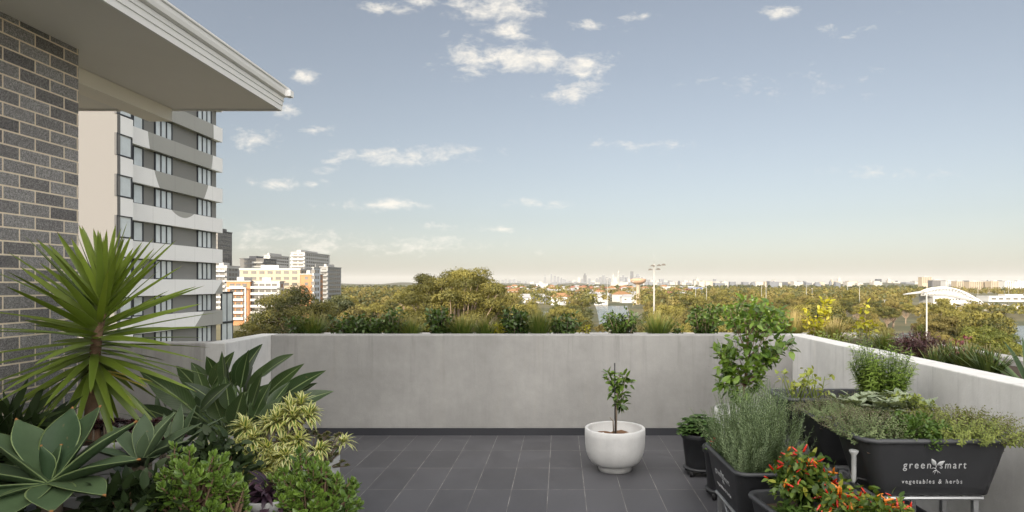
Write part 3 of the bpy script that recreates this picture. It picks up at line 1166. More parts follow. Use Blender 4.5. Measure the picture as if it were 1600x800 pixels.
# ------------------------------------------------------------------ buildings to the left, beyond the tower
M['w_white'] = simple("white_render", (0.42, 0.42, 0.42), 0.7, var=.05, scale=.2)
M['w_beige'] = simple("sandy_render", (0.33, 0.275, 0.21), 0.75, var=.06, scale=.2)
M['w_orange'] = simple("orange_brickwork", (0.36, 0.18, 0.09), 0.8, var=.10, scale=.4)
M['w_grey'] = simple("grey_render", (0.24, 0.245, 0.25), 0.7, var=.08, scale=.2)
M['w_dark'] = simple("dark_cladding", (0.10, 0.10, 0.105), 0.6, var=.1, scale=.2)
M['w_blue'] = simple("cool_white_cladding", (0.48, 0.51, 0.56), 0.6, var=.05, scale=.2)
M['glass_far'] = simple("dark_glazing", (0.10, 0.095, 0.09), 0.2, var=.6, scale=.25, spec=.7)  # dark glass of uneven tone for distant windows
M['rooftop'] = simple("pale_roof", (0.36, 0.355, 0.35), 0.7, var=.1, scale=.1)


def X(px, d):
    return (px - VX) / FOC * d


def Zp(py, d):
    return EYE + (VY - py) / FOC * d


def block(name, label, px0, px1, pytop, d, depth, wm, storey=3.0, step=3.6, win=(2.2, 1.7), rows=8, balc=None, bm='w_white', side=True, cat="building", cap=None, gm='glass_far', zbase=None, group=None, band=None, turn=False):
    """an apartment block: walls, roof, windows on the two faces one sees, balcony fronts"""
    if turn:                                             # px1 is where the receding right face ends
        px1 = VX - (VX - px1) * (d + depth) / d
    x0, x1, z1 = X(px0, d), X(px1, d), Zp(pytop, d)
    t = thing(name, label, cat, (x0, d, GZ), group)
    zb = GZ if zbase is None else zbase
    obj("wall", plain(lambda b: b.box(x0, x1, d, d + depth, zb, z1)), M[wm], parent=t, smooth=False)
    obj("roof", plain(lambda b: (b.box(x0 - .4, x1 + .4, d - .4, d + depth + .4, z1 + .01, z1 + .45), b.box(x0 + (x1 - x0) * .3, x0 + (x1 - x0) * .6, d + 3, d + depth * .7, z1 + .46, z1 + 2.2))), M[cap or 'rooftop'], parent=t, smooth=False)
    w, h = win
    proto = None
    cnt = 0
    nx = max(1, int((x1 - x0 - 1.0) / step))
    ny = max(1, int((depth - 1.0) / step)) if side else 0
    for k in range(rows):
        zc = z1 - storey * (k + .5) - .25
        if zc - h / 2 < zb + .5:
            break
        places = [((x0 + x1) / 2 + (i - (nx - 1) / 2) * step, d - .03, 0.0) for i in range(nx)]
        if x1 < 0 and side:
            places += [(x1 + .03, d + depth / 2 + (i - (ny - 1) / 2) * step, pi / 2) for i in range(ny)]
        for (cx, cy, rz) in places:
            if cnt >= 98:
                break
            cnt += 1
            if proto is None:
                proto = obj("window", plain(lambda b: b.box(x0 - w / 2, x0 + w / 2, d - .04, d + .04, GZ - h / 2, GZ + h / 2)), M[gm], parent=t, smooth=False)
                c = proto
            else:
                c = dup(proto, parent=t)
            c.location = (cx - x0, cy - d, zc - GZ)
            c.rotation_euler = (0, 0, rz)
    if balc:
        a, b_ = balc
        xa, xb = x0 + (x1 - x0) * a, x0 + (x1 - x0) * b_
        for k in range(rows):
            zf = z1 - storey * (k + 1) - .1
            if zf < zb:
                break
            obj("balcony", plain(lambda q: (q.box(xa, xb, d - 1.9, d - .08, zf - .12, zf + .1), q.box(xa, xb, d - 1.9, d - 1.8, zf + .1, zf + 1.05))), M[bm], parent=t, smooth=False)
    if band:
        obj("parapet", plain(lambda b: b.box(x0 - .25, x1 + .25, d - .25, d + depth + .2, z1 - band, z1 + .005)), M['w_white'], parent=t, smooth=False)
    return t


t = block("apartment_building", "orange brick apartment block with a white balcony frame beside the tower", 354, 391, 440, 300, 16, 'w_orange', rows=7, step=2.9, balc=(.2, .78))
x0, x1 = X(359, 300), X(386, 300)
obj("balcony_frame", plain(lambda b: (b.box(x0 - .6, x0, 297.6, 298.1, GZ, Zp(449, 300)), b.box(x1, x1 + .6, 297.6, 298.1, GZ, Zp(449, 300)), b.box(x0, x1, 297.6, 298.1, Zp(449, 300) - .7, Zp(449, 300)))), M['w_white'], parent=t, smooth=False)
t = block("apartment_building", "white balconied apartment block between the orange block and layered gum", 391.5, 444, 440.5, 302, 5, 'w_white', turn=True, rows=7, step=3.0, win=(2.5, 1.9), balc=(.02, .98))
t = block("apartment_building", "long sandy apartment block with a flat pale roof behind the white balconies", 375, 469, 420.5, 322, 18, 'w_beige', rows=4, step=4.2, win=(2.6, 1.5), band=.5)
t = block("apartment_building", "orange and sandy end of the long apartment block", 469.5, 488, 429, 318, 14, 'w_orange', rows=6, step=3.2, win=(1.6, 1.6))
t = block("apartment_building", "narrow bluish white slab at the right end of the sandy block", 488.5, 500.5, 418.5, 316, 9, 'w_blue', turn=True, rows=10, step=3.0, win=(1.9, 1.7))
t = block("apartment_building", "stepped grey apartment block in shade right of the bluish slab", 500, 533, 417.5, 430, 26, 'w_grey', turn=True, rows=7, step=3.6, win=(2.9, 1.6), balc=(.0, 1.0), bm='w_grey')
t = block("apartment_building", "white rounded apartment tower standing highest above the sandy roof", 455, 515, 394.5, 520, 56, 'w_white', turn=True, rows=9, step=4.6, win=(3.6, 1.7), balc=(.0, 1.0))
t = block("apartment_building", "smaller white apartment block left of the rounded tower", 413, 452, 399, 560, 40, 'w_white', turn=True, rows=6, step=4.0, win=(3.2, 1.7), balc=(.0, 1.0))
t = block("apartment_building", "dark flat roofed apartment block below the small white block", 375, 432, 404.5, 450, 20, 'w_dark', turn=True, rows=5, step=4.2, win=(3.0, 1.7), cap='w_dark', balc=(.55, 1.0), bm='w_grey')
t = block("apartment_building", "grey and white terrace block between the tower and orange block", 330, 374, 416, 360, 14, 'w_grey', turn=True, rows=10, step=3.4, win=(2.7, 1.8), balc=(.0, .98), band=1.2)
t = block("apartment_tower", "slim dark tower with lattice edge just right of the banded tower", 336, 362.5, 361, 420, 18, 'w_dark', turn=True, rows=12, step=2.6, win=(1.9, 2.2), cap='w_dark')

# ------------------------------------------------------------------ suburb
M['roof_red'] = simple("red_roof_tiles", (0.19, 0.08, 0.055), 0.8, var=.2, scale=.3)
M['roof_grey'] = simple("grey_roof_tiles", (0.25, 0.25, 0.26), 0.7, var=.2, scale=.3)
M['roof_white'] = simple("white_metal_roof", (0.38, 0.38, 0.39), 0.55, var=.1, scale=.3)
M['roof_orange'] = simple("orange_roof_tiles", (0.22, 0.12, 0.06), 0.8, var=.2, scale=.3)


def house_proto(label, roofm, wallm, group, W, D, H, RH):
    t = thing("suburban_house", label, "house", (0, 0, 0), group)
    obj("wall", plain(lambda b: b.box(-W / 2, W / 2, -D / 2, D / 2, -1, H)), M[wallm], parent=t, smooth=False)
    o = .6
    b = MB()
    V = [(-W / 2 - o, -D / 2 - o, H + .01), (W / 2 + o, -D / 2 - o, H + .01), (W / 2 + o, D / 2 + o, H + .01), (-W / 2 - o, D / 2 + o, H + .01), (-W / 2 + D * .35, 0, H + RH), (W / 2 - D * .35, 0, H + RH)]
    b.add(V, [(0, 1, 5, 4), (2, 3, 4, 5), (3, 2, 1, 0)], [(1, 2, 5), (3, 0, 4)])
    obj("roof", b, M[roofm], parent=t, smooth=False)
    wn = obj("window", plain(lambda b: b.box(-1.1, 1.1, -.05, .05, -.7, .7)), M['glass_far'], parent=t, smooth=False)
    wn.location = (-W * .25, -D / 2 - .02, H * .55)
    dup(wn, loc=(W * .22, -D / 2 - .02, H * .55), parent=t)
    return t


hp = [[house_proto("red tiled suburban house among the trees below the skyline", 'roof_red', 'w_beige', "red roofed houses of the suburb", 14, 11, 4.5, 3.2), 0],
      [house_proto("grey roofed suburban house among the trees below the skyline", 'roof_grey', 'w_white', "grey roofed houses of the suburb", 15, 11, 5.5, 3.0), 0],
      [house_proto("white roofed suburban house among the trees below the skyline", 'roof_white', 'w_white', "white roofed houses of the suburb", 17, 12, 5.0, 2.4), 0],
      [house_proto("orange roofed suburban house among the trees below the skyline", 'roof_orange', 'w_white', "orange roofed houses of the suburb", 16, 12, 6.0, 3.0), 0]]
hs = []
for i in range(4000):
    if len(hs) > 120:
        break
    y = rng.uniform(560, 1500)
    px = rng.uniform(775, 1075) if y > 640 else rng.uniform(775, 905)
    x = X(px, y)
    if 880 < px < 940 and y < 640 or in_river(x, y):
        continue
    if all((x - a) ** 2 + (y - b) ** 2 > 24 ** 2 for a, b in hs):
        hs.append((x, y))
for (x, y) in hs:
    k = int(rng.choice([0, 0, 0, 1, 1, 2, 2, 3]))
    t, used = hp[k]
    if used:
        t = dup(t)
    hp[k][1] = 1
    t.location = (x, y, GZ + (y - 560) * .0075)
    t.rotation_euler = (0, 0, rng.uniform(-.5, .5))
    t.scale = (1, 1, rng.uniform(.9, 1.25))
# suburb trees, loose between the roofs
sub = []
for i in range(120):
    y = rng.uniform(520, 1450)
    px = rng.uniform(770, 1085)
    x = X(px, y)
    if 926 < px < 990 and y < 600 or in_river(x, y):
        continue
    sub.append((x, y))
mb = MB()
for (x, y) in sub:
    H, R, per = rng.uniform(8, 13), rng.uniform(4, 7), 110
    d = rdir(per, -.4, 1)
    pos = np.array((x, y, GZ + (y - 560) * .0075 + H * .5)) + d * (rng.uniform(.4, 1, per) ** .5)[:, None] * (R, R, H * .5)
    nr = nrm(d + rng.normal(0, .5, (per, 3)))
    mb.scatter(CARD2, pos, np.cross(nr, rng.normal(0, 1, (per, 3))), nr, 2.0, np.clip(rng.normal(.5, .2) + rng.normal(0, .15, per), 0, 1), m=int(rng.integers(0, 3)))
obj("suburb_trees", mb, [M['gum'], M['casuarina'], M['fig']], smooth=False, kind='stuff', label="loose tree cover between the suburban roofs", cat="wood")

block("boat_shed", "white two storey riverside building with red stripes by the narrow water", 929, 950, 469.5, 575, 14, 'w_white', rows=3, step=4.0, win=(2.6, 1.4), side=False)
block("factory_building", "sandy box shaped factory roof left of the water tower", 937, 955, 450, 1700, 40, 'w_beige', rows=1, step=12, win=(6, 3), side=False, storey=6)
block("warehouse", "long pale warehouse right of the water tower", 1036, 1056, 450, 1150, 40, 'w_white', rows=1, step=8, win=(4, 2), side=False, storey=5, band=2)
M['shed_blue'] = simple("blue_cladding", (0.07, 0.11, 0.24), 0.6, var=.1, scale=.05)
block("warehouse", "long blue walled warehouse right of the floodlight mast", 1058, 1104, 449, 1250, 40, 'shed_blue', rows=1, step=9, win=(4, 1.6), side=False, storey=5, gm='w_blue')
block("warehouse", "low warehouse with blue wall behind the water tower", 968, 1012, 451.5, 1250, 40, 'w_blue', rows=1, step=9, win=(5, 2), side=False, storey=5)
block("factory_building", "orange topped low factory under the skyline", 898, 915, 447.5, 2100, 40, 'roof_orange', rows=1, step=14, win=(5, 2), side=False, storey=6)
block("factory_building", "white low factory under the twin slim towers", 838, 856, 443.5, 2600, 60, 'w_white', rows=1, step=14, win=(6, 3), side=False, storey=7)

# water tower on a single shaft
d = 600.0
x = X(997, d)
wt_ = thing("water_tower", "concrete water tower shaped like a mushroom left of the floodlight mast", "water tower", (x, d, GZ))
zt = Zp(436, d)
mb = MB()
mb.lathe([(2.3, GZ), (1.9, GZ + 8), (1.8, zt - 7), (2.4, zt - 5.2)], (x, d, 0), 20)
obj("shaft", mb, M['w_beige'], parent=wt_)
mb = MB()
mb.lathe([(2.4, zt - 5.2), (5.0, zt - 4.2), (7.3, zt - 2.6), (7.6, zt - .4), (7.4, zt), (2.0, zt + .9), (.01, zt + 1.0)], (x, d, 0), 24)
obj("tank", mb, simple("stained_tank_concrete", (0.36, 0.24, 0.17), 0.8, var=.2, scale=.3), parent=wt_)

# ------------------------------------------------------------------ poles
M['pole'] = simple("painted_pole", (0.30, 0.30, 0.29), 0.5, var=.08, scale=1)
M['lamp_head'] = simple("lamp_head_grey", (0.10, 0.09, 0.08), 0.5)
d = 200.0
x = X(1022, d)
fm = thing("floodlight_mast", "tall white floodlight mast with heads on two cross arms", "floodlight", (x, d, GZ))
zt = Zp(412, d)
obj("pole", plain(lambda b: b.tube([(x, d, GZ), (x, d, zt)], [.34, .2], 10)), M['pole'], parent=fm)
obj("spike", plain(lambda b: b.tube([(x, d, zt), (x, d, Zp(396, d))], [.05, .03], 6)), M['pole'], parent=fm)
obj("cross_arm", plain(lambda b: (b.tube([(x - 1.5, d - .4, Zp(415.5, d)), (x + 3.2, d + .4, Zp(413.6, d))], .09, 6), b.tube([(x - 1.9, d - .4, Zp(421.5, d)), (x + 1.9, d + .3, Zp(421.2, d))], .09, 6))), M['pole'], parent=fm)
hd = None
for (px, py) in ((1019.5, 415.5), (1029.5, 415), (1036.5, 414), (1016, 421.5), (1028.5, 421)):
    if hd is None:
        hd = obj("lamp_head", plain(lambda b: (b.obox((x, d, GZ), .62, .45, .16), b.obox((x, d, GZ + .26), .35, .3, .12))), M['lamp_head'], parent=fm, smooth=False)
        h_ = hd
    else:
        h_ = dup(hd, parent=fm)
    h_.location = (X(px, d) - x, -.3, Zp(py, d) - GZ)

d = 125.0
x = X(1448, d)
p = thing("lamp_post", "tall slim white pole standing in front of the rusty trees", "lamp post", (x, d, GZ))
obj("pole", plain(lambda b: b.tube([(x, d, GZ), (x, d, Zp(457, d))], [.20, .13], 8)), M['pole'], parent=p)
obj("lamp_head", plain(lambda b: (b.obox((x, d, Zp(456.6, d)), .35, .2, .07))), M['pole'], parent=p, smooth=False)

lp0 = thing("floodlight_pole", "thin pale floodlight pole rising from the park wood", "lamp post", (0, 0, 0), "thin floodlight poles in the park wood")
obj("pole", plain(lambda b: b.tube([(0, 0, 0), (0, 0, 22)], [.20, .11], 6)), M['pole'], parent=lp0)
obj("lamp_head", plain(lambda b: b.obox((0, 0, 22.1), .8, .25, .18)), M['pole'], parent=lp0, smooth=False)
first = True
for (px, py, d) in ((949, 436, 430), (1087, 442, 420), (1104, 446, 380), (1190, 445, 470), (1197, 448, 420), (1260, 447, 420), (1324, 446, 430), (1343, 447, 400), (1382, 469, 330),
                    (1464, 462, 420), (1528, 447, 620), (1576, 449, 600), (1033, 447, 640), (989, 440, 520), (1269, 451, 520)):
    o = lp0 if first else dup(lp0)
    first = False
    o.location = (X(px, d), d, GZ)
    o.scale = (1, 1, (Zp(py, d) - GZ) / 22.0)
o = [q for q in COL.objects if q.get('category') == 'lamp post' and abs(q.location.x - X(949, 430)) < .1][0]
o['label'] = "thin pale pole directly over the narrow grey water"
del o['group']

# ------------------------------------------------------------------ arched stadium
d = 520.0
st = thing("arched_stadium", "white arched stadium roof on the far bank at right", "stadium", (X(1490, d), d, GZ))
M['truss'] = simple("white_steel_truss", (0.52, 0.52, 0.53), 0.5, var=.03)
def arch(u):
    """outline of the great arch from its left tip to its right foot"""
    px = 1442 + (1540 - 1442) * u
    py = 457.0 - 7.5 * sin(pi * min(1, u * 1.02) ** .72) + 23 * max(0, u - .30) ** 2.0 * 1.9
    return X(px, d), Zp(py, d)
pts = [arch(i / 40) for i in range(41)]
mb = MB()
mb.tube([(x, d - 2, z) for x, z in pts], .55, 6)
mb.tube([(x, d + 3, z + .6) for x, z in pts], .4, 6)
mb.tube([(x, d - 2, z - 5.0 * sin(pi * min(1, .1 + i / 44))) for i, (x, z) in enumerate(pts)], .4, 6)
for i in range(1, 40, 2):
    a, c = pts[i], pts[i + 1]
    dz = 5.0 * sin(pi * min(1, .1 + i / 44))
    mb.tube([(a[0], d - 2, a[1]), (c[0], d - 2, c[1] - dz)], .16, 4)
    mb.tube([(c[0], d - 2, c[1] - dz), (pts[min(40, i + 2)][0], d - 2, pts[min(40, i + 2)][1])], .16, 4)
    mb.tube([(a[0], d - 2, a[1]), (a[0], d + 3, a[1] + .6)], .14, 4)
obj("arch_truss", mb, M['truss'], parent=st, smooth=False)
mb = MB()
rings = []
for i in range(0, 37):
    x, z = pts[i]
    e = sin(pi * i / 40) ** .6
    rings.append([(x, d + 4, z - .4), (x, d + 30, z - 2.0 - 2 * e), (x, d + 30, z - 2.5 - 2 * e), (x, d + 4, z - .9)])
mb.loft(rings, True, True)
obj("roof", mb, M['truss'], parent=st, smooth=False)
mb = MB()
rings = []
for i in range(1, 40):                                   # the white shell hanging from the arch
    x, z = pts[i]
    e = sin(pi * min(1, .04 + i / 41)) ** .7
    rings.append([(x, d + 3.4, z - .2), (x, d + 5.5, z - 1.5 - 7.0 * e), (x, d + 6.0, z - 1.5 - 7.0 * e), (x, d + 3.9, z - .2)])
mb.loft(rings, True, True)
obj("shell", mb, M['w_white'], parent=st, smooth=False)
mb = MB()
mb.box(X(1464, d), X(1522, d), d + 5, d + 26, GZ, Zp(461.5, d))
for k in range(5):
    mb.box(X(1466, d) + k * 1.2, X(1520, d) - k, d - 2 + k * 1.3, d - .7 + k * 1.3, GZ, Zp(477 - k * 2.0, d))
obj("grandstand", mb, M['w_white'], parent=st, smooth=False)
mb = MB()
for i in range(12):
    xx = X(1466, d) + i * 2.5
    mb.box(xx, xx + 1.3, d + 4.9, d + 5.2, Zp(472, d), Zp(467, d))
obj("opening", mb, M['glass_far'], parent=st, smooth=False)
block("sports_hall", "long low sports hall with pinkish white roof below the arch", 1486, 1640, 480, 470, 34, 'w_beige', rows=1, step=7, win=(5, 2.4), storey=5, side=False, band=2.4)
block("sports_hall", "small white canopy building at the left foot of the long hall", 1483, 1505, 480.5, 452, 10, 'w_white', rows=1, step=5, win=(3, 2), storey=5, side=False, band=3)
block("sports_hall", "white pavilion among the trees right of the arch", 1545, 1640, 463, 690, 20, 'w_white', rows=1, step=8, win=(5, 2), storey=5, side=False, band=1)

# rows of apartment buildings behind the stadium
for i, (a, b, py, dd, wm) in enumerate(((1441, 1456, 433, 1900, 'w_beige'), (1457, 1477, 438, 1700, 'w_dark'), (1478, 1494, 439, 1600, 'w_white'), (1495, 1506, 439.5, 1550, 'w_beige'),
                                       (1515, 1536, 440, 1450, 'w_beige'), (1537, 1548, 440, 1450, 'w_beige'), (1549, 1567, 439.5, 1420, 'w_beige'), (1570, 1588, 440, 1400, 'w_white'), (1589, 1600, 439.5, 1400, 'w_blue'), (1602, 1630, 440, 1400, 'w_beige'))):
    block("apartment_building", ["pinkish apartment block with a stepped top above the arch", "dark flanked apartment block just right of the stepped one", "white apartment block over the middle of the arch", "narrow sandy block right of the white one",
          "first long sandy apartment row right of the arch", "short sandy block in the row behind the pavilion", "large sandy block with dark gap beside it in the row", "pale apartment block near the right edge of the skyline", "bluish block at the right edge of the skyline", "sandy block beyond the right edge of the skyline"][i],
          a, b, py, dd, 22, wm, rows=6, step=5.0, win=(2.8, 1.8), side=False)

# ------------------------------------------------------------------ the city on the horizon
M['c_grey'] = simple("city_grey", (0.115, 0.125, 0.145), 0.5, var=.15, scale=.01)
M['c_dark'] = simple("city_dark", (0.06, 0.065, 0.075), 0.4, var=.15, scale=.01)
M['c_pale'] = simple("city_pale", (0.33, 0.31, 0.285), 0.6, var=.15, scale=.01)


def city(label, px, py, w, d, mat, shape=0, group=None, cat="skyscraper", name="city_tower"):
    x, z1, hw = X(px, d), Zp(py, d), w / FOC * d / 2
    t = bpy.data.objects
    mb = MB()
    if shape == 0:
        mb.box(x - hw, x + hw, d, d + hw * 2, GZ, z1)
    elif shape == 1:                                     # stepped top
        mb.box(x - hw, x + hw, d, d + hw * 2, GZ, GZ + (z1 - GZ) * .82)
        mb.box(x - hw * .62, x + hw * .62, d + hw * .4, d + hw * 1.6, GZ + (z1 - GZ) * .82, z1)
    elif shape == 2:                                     # tower with a spire
        mb.box(x - hw, x + hw, d, d + hw * 2, GZ, GZ + (z1 - GZ) * .72)
        mb.tube([(x, d + hw, GZ + (z1 - GZ) * .72), (x, d + hw, z1)], [hw * .4, hw * .1], 6)
    elif shape == 3:                                     # slim shaft with a drum near its top
        h = z1 - GZ
        mb.lathe([(hw * .35, GZ), (hw * .3, GZ + h * .72), (hw, GZ + h * .76), (hw, GZ + h * .82), (hw * .3, GZ + h * .85), (hw * .06, z1)], (x, d, 0), 12)
    else:                                                # sloping roof
        V = [(x - hw, d, GZ), (x + hw, d, GZ), (x + hw, d + hw * 2, GZ), (x - hw, d + hw * 2, GZ), (x - hw, d, z1), (x + hw, d, GZ + (z1 - GZ) * .86), (x + hw, d + hw * 2, GZ + (z1 - GZ) * .86), (x - hw, d + hw * 2, z1)]
        mb.add(V, [(3, 2, 1, 0), (4, 5, 6, 7), (0, 1, 5, 4), (1, 2, 6, 5), (2, 3, 7, 6), (3, 0, 4, 7)])
    return obj(name, mb, M[mat], loc=(x, d, GZ), smooth=False, label=label, cat=cat, group=group)


DC = 11000.0
city("slim pale needle tower standing alone left of the city cluster", 851.5, 428.5, 2.6, DC, 'c_grey', 2)
city("second slim tower just right of the needle", 861.5, 428, 2.8, DC, 'c_grey', 0)
city("darker broad tower standing clear above its neighbours left of centre", 914, 427, 5.0, DC, 'c_dark', 1)
city("white slab tower left of the drum topped shaft", 958.5, 425, 2.6, DC, 'c_pale', 2)
city("thin shaft with a drum near its top in the middle of the city", 966.5, 420.5, 2.8, DC, 'c_pale', 3)
city("dark square tower highest to the right of the thin shaft", 987.5, 424, 4.6, DC, 'c_dark', 0)
city("tower with a crane like crown right of the dark square tower", 997, 428, 6.0, DC, 'c_grey', 1)
city("pale single tower far right of the water tower", 1090, 434, 4.0, DC * .7, 'c_pale', 1)
city("brownish single tower right of the pale one over the blue warehouse", 1117, 436, 4.2, DC * .6, 'c_grey', 0)
city("white topped tower alone above the middle of the right hand wood", 1312, 433, 5.0, 5200, 'c_pale', 1)
city("blue glass tower block left of the stadium arch", 1374, 436, 7.0, 4200, 'c_dark', 0)
city("sandy tower right of the blue glass block", 1390, 435.5, 6.0, 4200, 'c_pale', 1)
GA, GB = "middling towers of the city skyline", "low blocks along the right horizon"
LA, LB = "hazy middling tower in the city skyline", "hazy low block along the right hand horizon"
for (px, py, w, s, m_) in ((779, 438, 3, 0, 'c_grey'), (785, 437, 3, 0, 'c_grey'), (790, 436, 3, 1, 'c_grey'), (797, 437, 4, 0, 'c_grey'), (803, 436, 3.5, 0, 'c_grey'), (810, 439, 6, 0, 'c_grey'), (821, 439, 3, 0, 'c_grey'),
                           (867, 431, 4, 0, 'c_grey'), (872, 432, 4, 0, 'c_grey'), (877, 434, 4, 1, 'c_grey'), (882, 436, 5, 4, 'c_grey'), (891, 439, 5, 0, 'c_grey'), (897, 438, 5, 0, 'c_pale'), (905, 433.5, 5, 1, 'c_pale'), (909, 436, 4, 0, 'c_grey'),
                           (921, 435, 3.5, 0, 'c_grey'), (927, 438, 5, 0, 'c_pale'), (933, 435, 4, 1, 'c_grey'), (938, 433, 4, 0, 'c_grey'), (943, 430, 4, 0, 'c_grey'), (948, 433, 4.5, 0, 'c_grey'), (953, 434, 4, 4, 'c_grey'), (962, 434, 4, 0, 'c_pale'),
                           (970, 433, 3.5, 0, 'c_grey'), (974, 430, 4, 1, 'c_grey'), (979, 433, 4, 0, 'c_grey'), (983, 436, 4, 0, 'c_pale'), (993, 433, 4, 0, 'c_grey'), (1003, 433, 4, 1, 'c_grey'), (1008, 436, 5, 0, 'c_grey'), (1014, 437, 4, 0, 'c_grey'),
                           (1019, 438, 5, 0, 'c_pale'), (1028, 438, 5, 0, 'c_pale'), (1034, 436, 7, 0, 'c_grey'), (1040, 438.5, 4, 0, 'c_pale'), (1048, 438, 6, 4, 'c_grey'), (1060, 439, 4, 0, 'c_pale'), (1072, 438, 6, 0, 'c_pale'), (1079, 439, 5, 0, 'c_pale'), (1085, 439, 4, 0, 'c_pale'),
                           (831, 440, 6, 0, 'c_pale'), (845, 440, 6, 0, 'c_pale')):
    city(LA, px, py, w, DC * rng.uniform(.9, 1.1), m_, s, GA)
for i in range(95):
    px = rng.uniform(1050, 1640)
    dd = rng.uniform(2600, 5200)
    pyb = 441.5 - abs(rng.normal(0, 1.7)) - (2.2 if rng.uniform() < .12 else 0)
    city(LB, px, pyb, rng.uniform(2.2, 7.5) if pyb < 439 else rng.uniform(5, 16), dd, rng.choice(['c_pale', 'c_pale', 'w_beige', 'c_grey', 'c_grey', 'c_dark']), int(rng.choice([0, 0, 1, 4])), GB, "building", "city_block")
for i in range(55):
    px = rng.uniform(860, 1080)
    city("hazy low block at the foot of the city skyline", px, 442 - abs(rng.normal(0, 1.0)), rng.uniform(4, 12), rng.uniform(6000, 9500), rng.choice(['c_pale', 'c_pale', 'c_grey', 'c_grey']), 0, "low blocks at the foot of the skyline", "building", "city_block")

# ------------------------------------------------------------------ air
hz = bpy.data.materials.new("haze_air")
hz.use_nodes = True
ht = NT(hz.node_tree)
for n in list(hz.node_tree.nodes):
    hz.node_tree.nodes.remove(n)
ho = ht.n('ShaderNodeOutputMaterial')
pv = ht.n('ShaderNodeVolumePrincipled')
pv.inputs['Color'].default_value = rgb(0.97, 0.97, 0.97)
pv.inputs['Density'].default_value = 0.000022
pv.inputs['Anisotropy'].default_value = 0.0
hz.node_tree.links.new(pv.outputs[0], ho.inputs['Volume'])
HAZE = True
if HAZE:
    obj("haze", plain(lambda b: b.box(-31000, 31000, -31000, 31000, GZ - 2.0, 330)), hz, smooth=False, kind='stuff')

# ------------------------------------------------------------------ plant materials
M['yucca'] = leaf("yucca_leaf", (0.075, 0.125, 0.016), (0.24, 0.32, 0.048), edge=(0.2, 0.26, 0.06), e0=.82, e1=.98, tip=(0.22, 0.14, 0.05), tip0=.955, trans=.22, rough=.36, spec=.5, base=(0.22, 0.27, 0.10), base1=.10, blotch=.2)
M['yucca_trunk'] = simple("ringed_trunk", (0.20, 0.125, 0.08), 0.9, var=.45, scale=18, bump=.6, bscale=40)
M['agave'] = leaf("agave_leaf", (0.040, 0.075, 0.036), (0.085, 0.130, 0.062), edge=(0.26, 0.34, 0.14), e0=.90, e1=.985, tip=(0.33, 0.15, 0.05), tip0=.955, trans=.06, rough=.55, spec=.3, blotch=.35)
M['agave_small'] = leaf("small_agave_leaf", (0.045, 0.078, 0.040), (0.09, 0.128, 0.068), edge=(0.25, 0.32, 0.16), e0=.88, e1=.98, trans=.08, rough=.55, spec=.3, blotch=.35)
M['strelitzia'] = leaf("strelitzia_leaf", (0.022, 0.045, 0.016), (0.062, 0.098, 0.034), rib=(0.22, 0.28, 0.12), rib0=.03, rib1=.09, edge=(0.10, 0.14, 0.06), e0=.93, e1=.99, trans=.14, rough=.40, spec=.4, veins=.16, blotch=.3)
M['stalk'] = leaf("green_stalk", (0.06, 0.10, 0.03), (0.11, 0.16, 0.05), trans=0, rough=.45)
M['variegated'] = leaf("variegated_leaf", (0.56, 0.54, 0.17), (0.78, 0.75, 0.42), rib=(0.10, 0.19, 0.035), rib0=.30, rib1=.44, trans=.25, rough=.4, spec=.4)
M['cane'] = simple("grey_brown_cane", (0.20, 0.16, 0.12), 0.85, var=.3, scale=30)
M['jade'] = leaf("jade_leaf", (0.050, 0.105, 0.014), (0.185, 0.29, 0.045), edge=(0.20, 0.28, 0.06), e0=.9, e1=1.0, trans=.12, rough=.28, spec=.55)
M['jade_stem'] = simple("jade_stem", (0.17, 0.11, 0.07), 0.85, var=.3, scale=30)
M['aeonium_dark'] = leaf("dark_rosette_leaf", (0.022, 0.006, 0.008), (0.075, 0.018, 0.022), trans=.08, rough=.3, spec=.5)
M['aeonium'] = leaf("bronze_rosette_leaf", (0.07, 0.10, 0.025), (0.15, 0.15, 0.045), tip=(0.16, 0.07, 0.04), tip0=.75, trans=.12, rough=.35)
M['purple'] = leaf("purple_leaf", (0.030, 0.018, 0.030), (0.085, 0.045, 0.065), trans=.12, rough=.35)
M['strap'] = leaf("strap_leaf", (0.055, 0.095, 0.045), (0.12, 0.17, 0.085), trans=.15, rough=.4)
M['rosemary'] = leaf("rosemary_needle", (0.10, 0.15, 0.075), (0.27, 0.34, 0.19), trans=.2, rough=.6, spec=.3)
M['thyme'] = leaf("thyme_leaf", (0.075, 0.115, 0.045), (0.20, 0.25, 0.11), trans=.2, rough=.55, spec=.3)
M['oregano'] = leaf("oregano_leaf", (0.085, 0.12, 0.025), (0.25, 0.29, 0.07), trans=.25, rough=.5, spec=.3)
M['parsley'] = leaf("parsley_leaf", (0.04, 0.085, 0.016), (0.11, 0.18, 0.035), trans=.25, rough=.45, spec=.35)
M['sage'] = leaf("sage_leaf", (0.14, 0.18, 0.11), (0.26, 0.30, 0.20), edge=(0.4, 0.42, 0.33), e0=.85, e1=1.0, rib=(0.36, 0.4, 0.26), rib0=.03, rib1=.12, trans=.15, rough=.7, spec=.2)
M['tarragon'] = leaf("tarragon_leaf", (0.09, 0.15, 0.028), (0.24, 0.33, 0.06), trans=.28, rough=.45, spec=.35)
M['lemon'] = leaf("lemon_leaf", (0.045, 0.095, 0.016), (0.21, 0.32, 0.045), trans=.26, rough=.35, spec=.5, rib=(0.16, 0.22, 0.05), rib0=.02, rib1=.06)
M['citrus'] = leaf("citrus_leaf", (0.03, 0.07, 0.014), (0.14, 0.22, 0.03), trans=.22, rough=.35, spec=.5)
M['mint'] = leaf("strawberry_leaf", (0.035, 0.08, 0.022), (0.11, 0.175, 0.05), trans=.2, rough=.5, spec=.3)
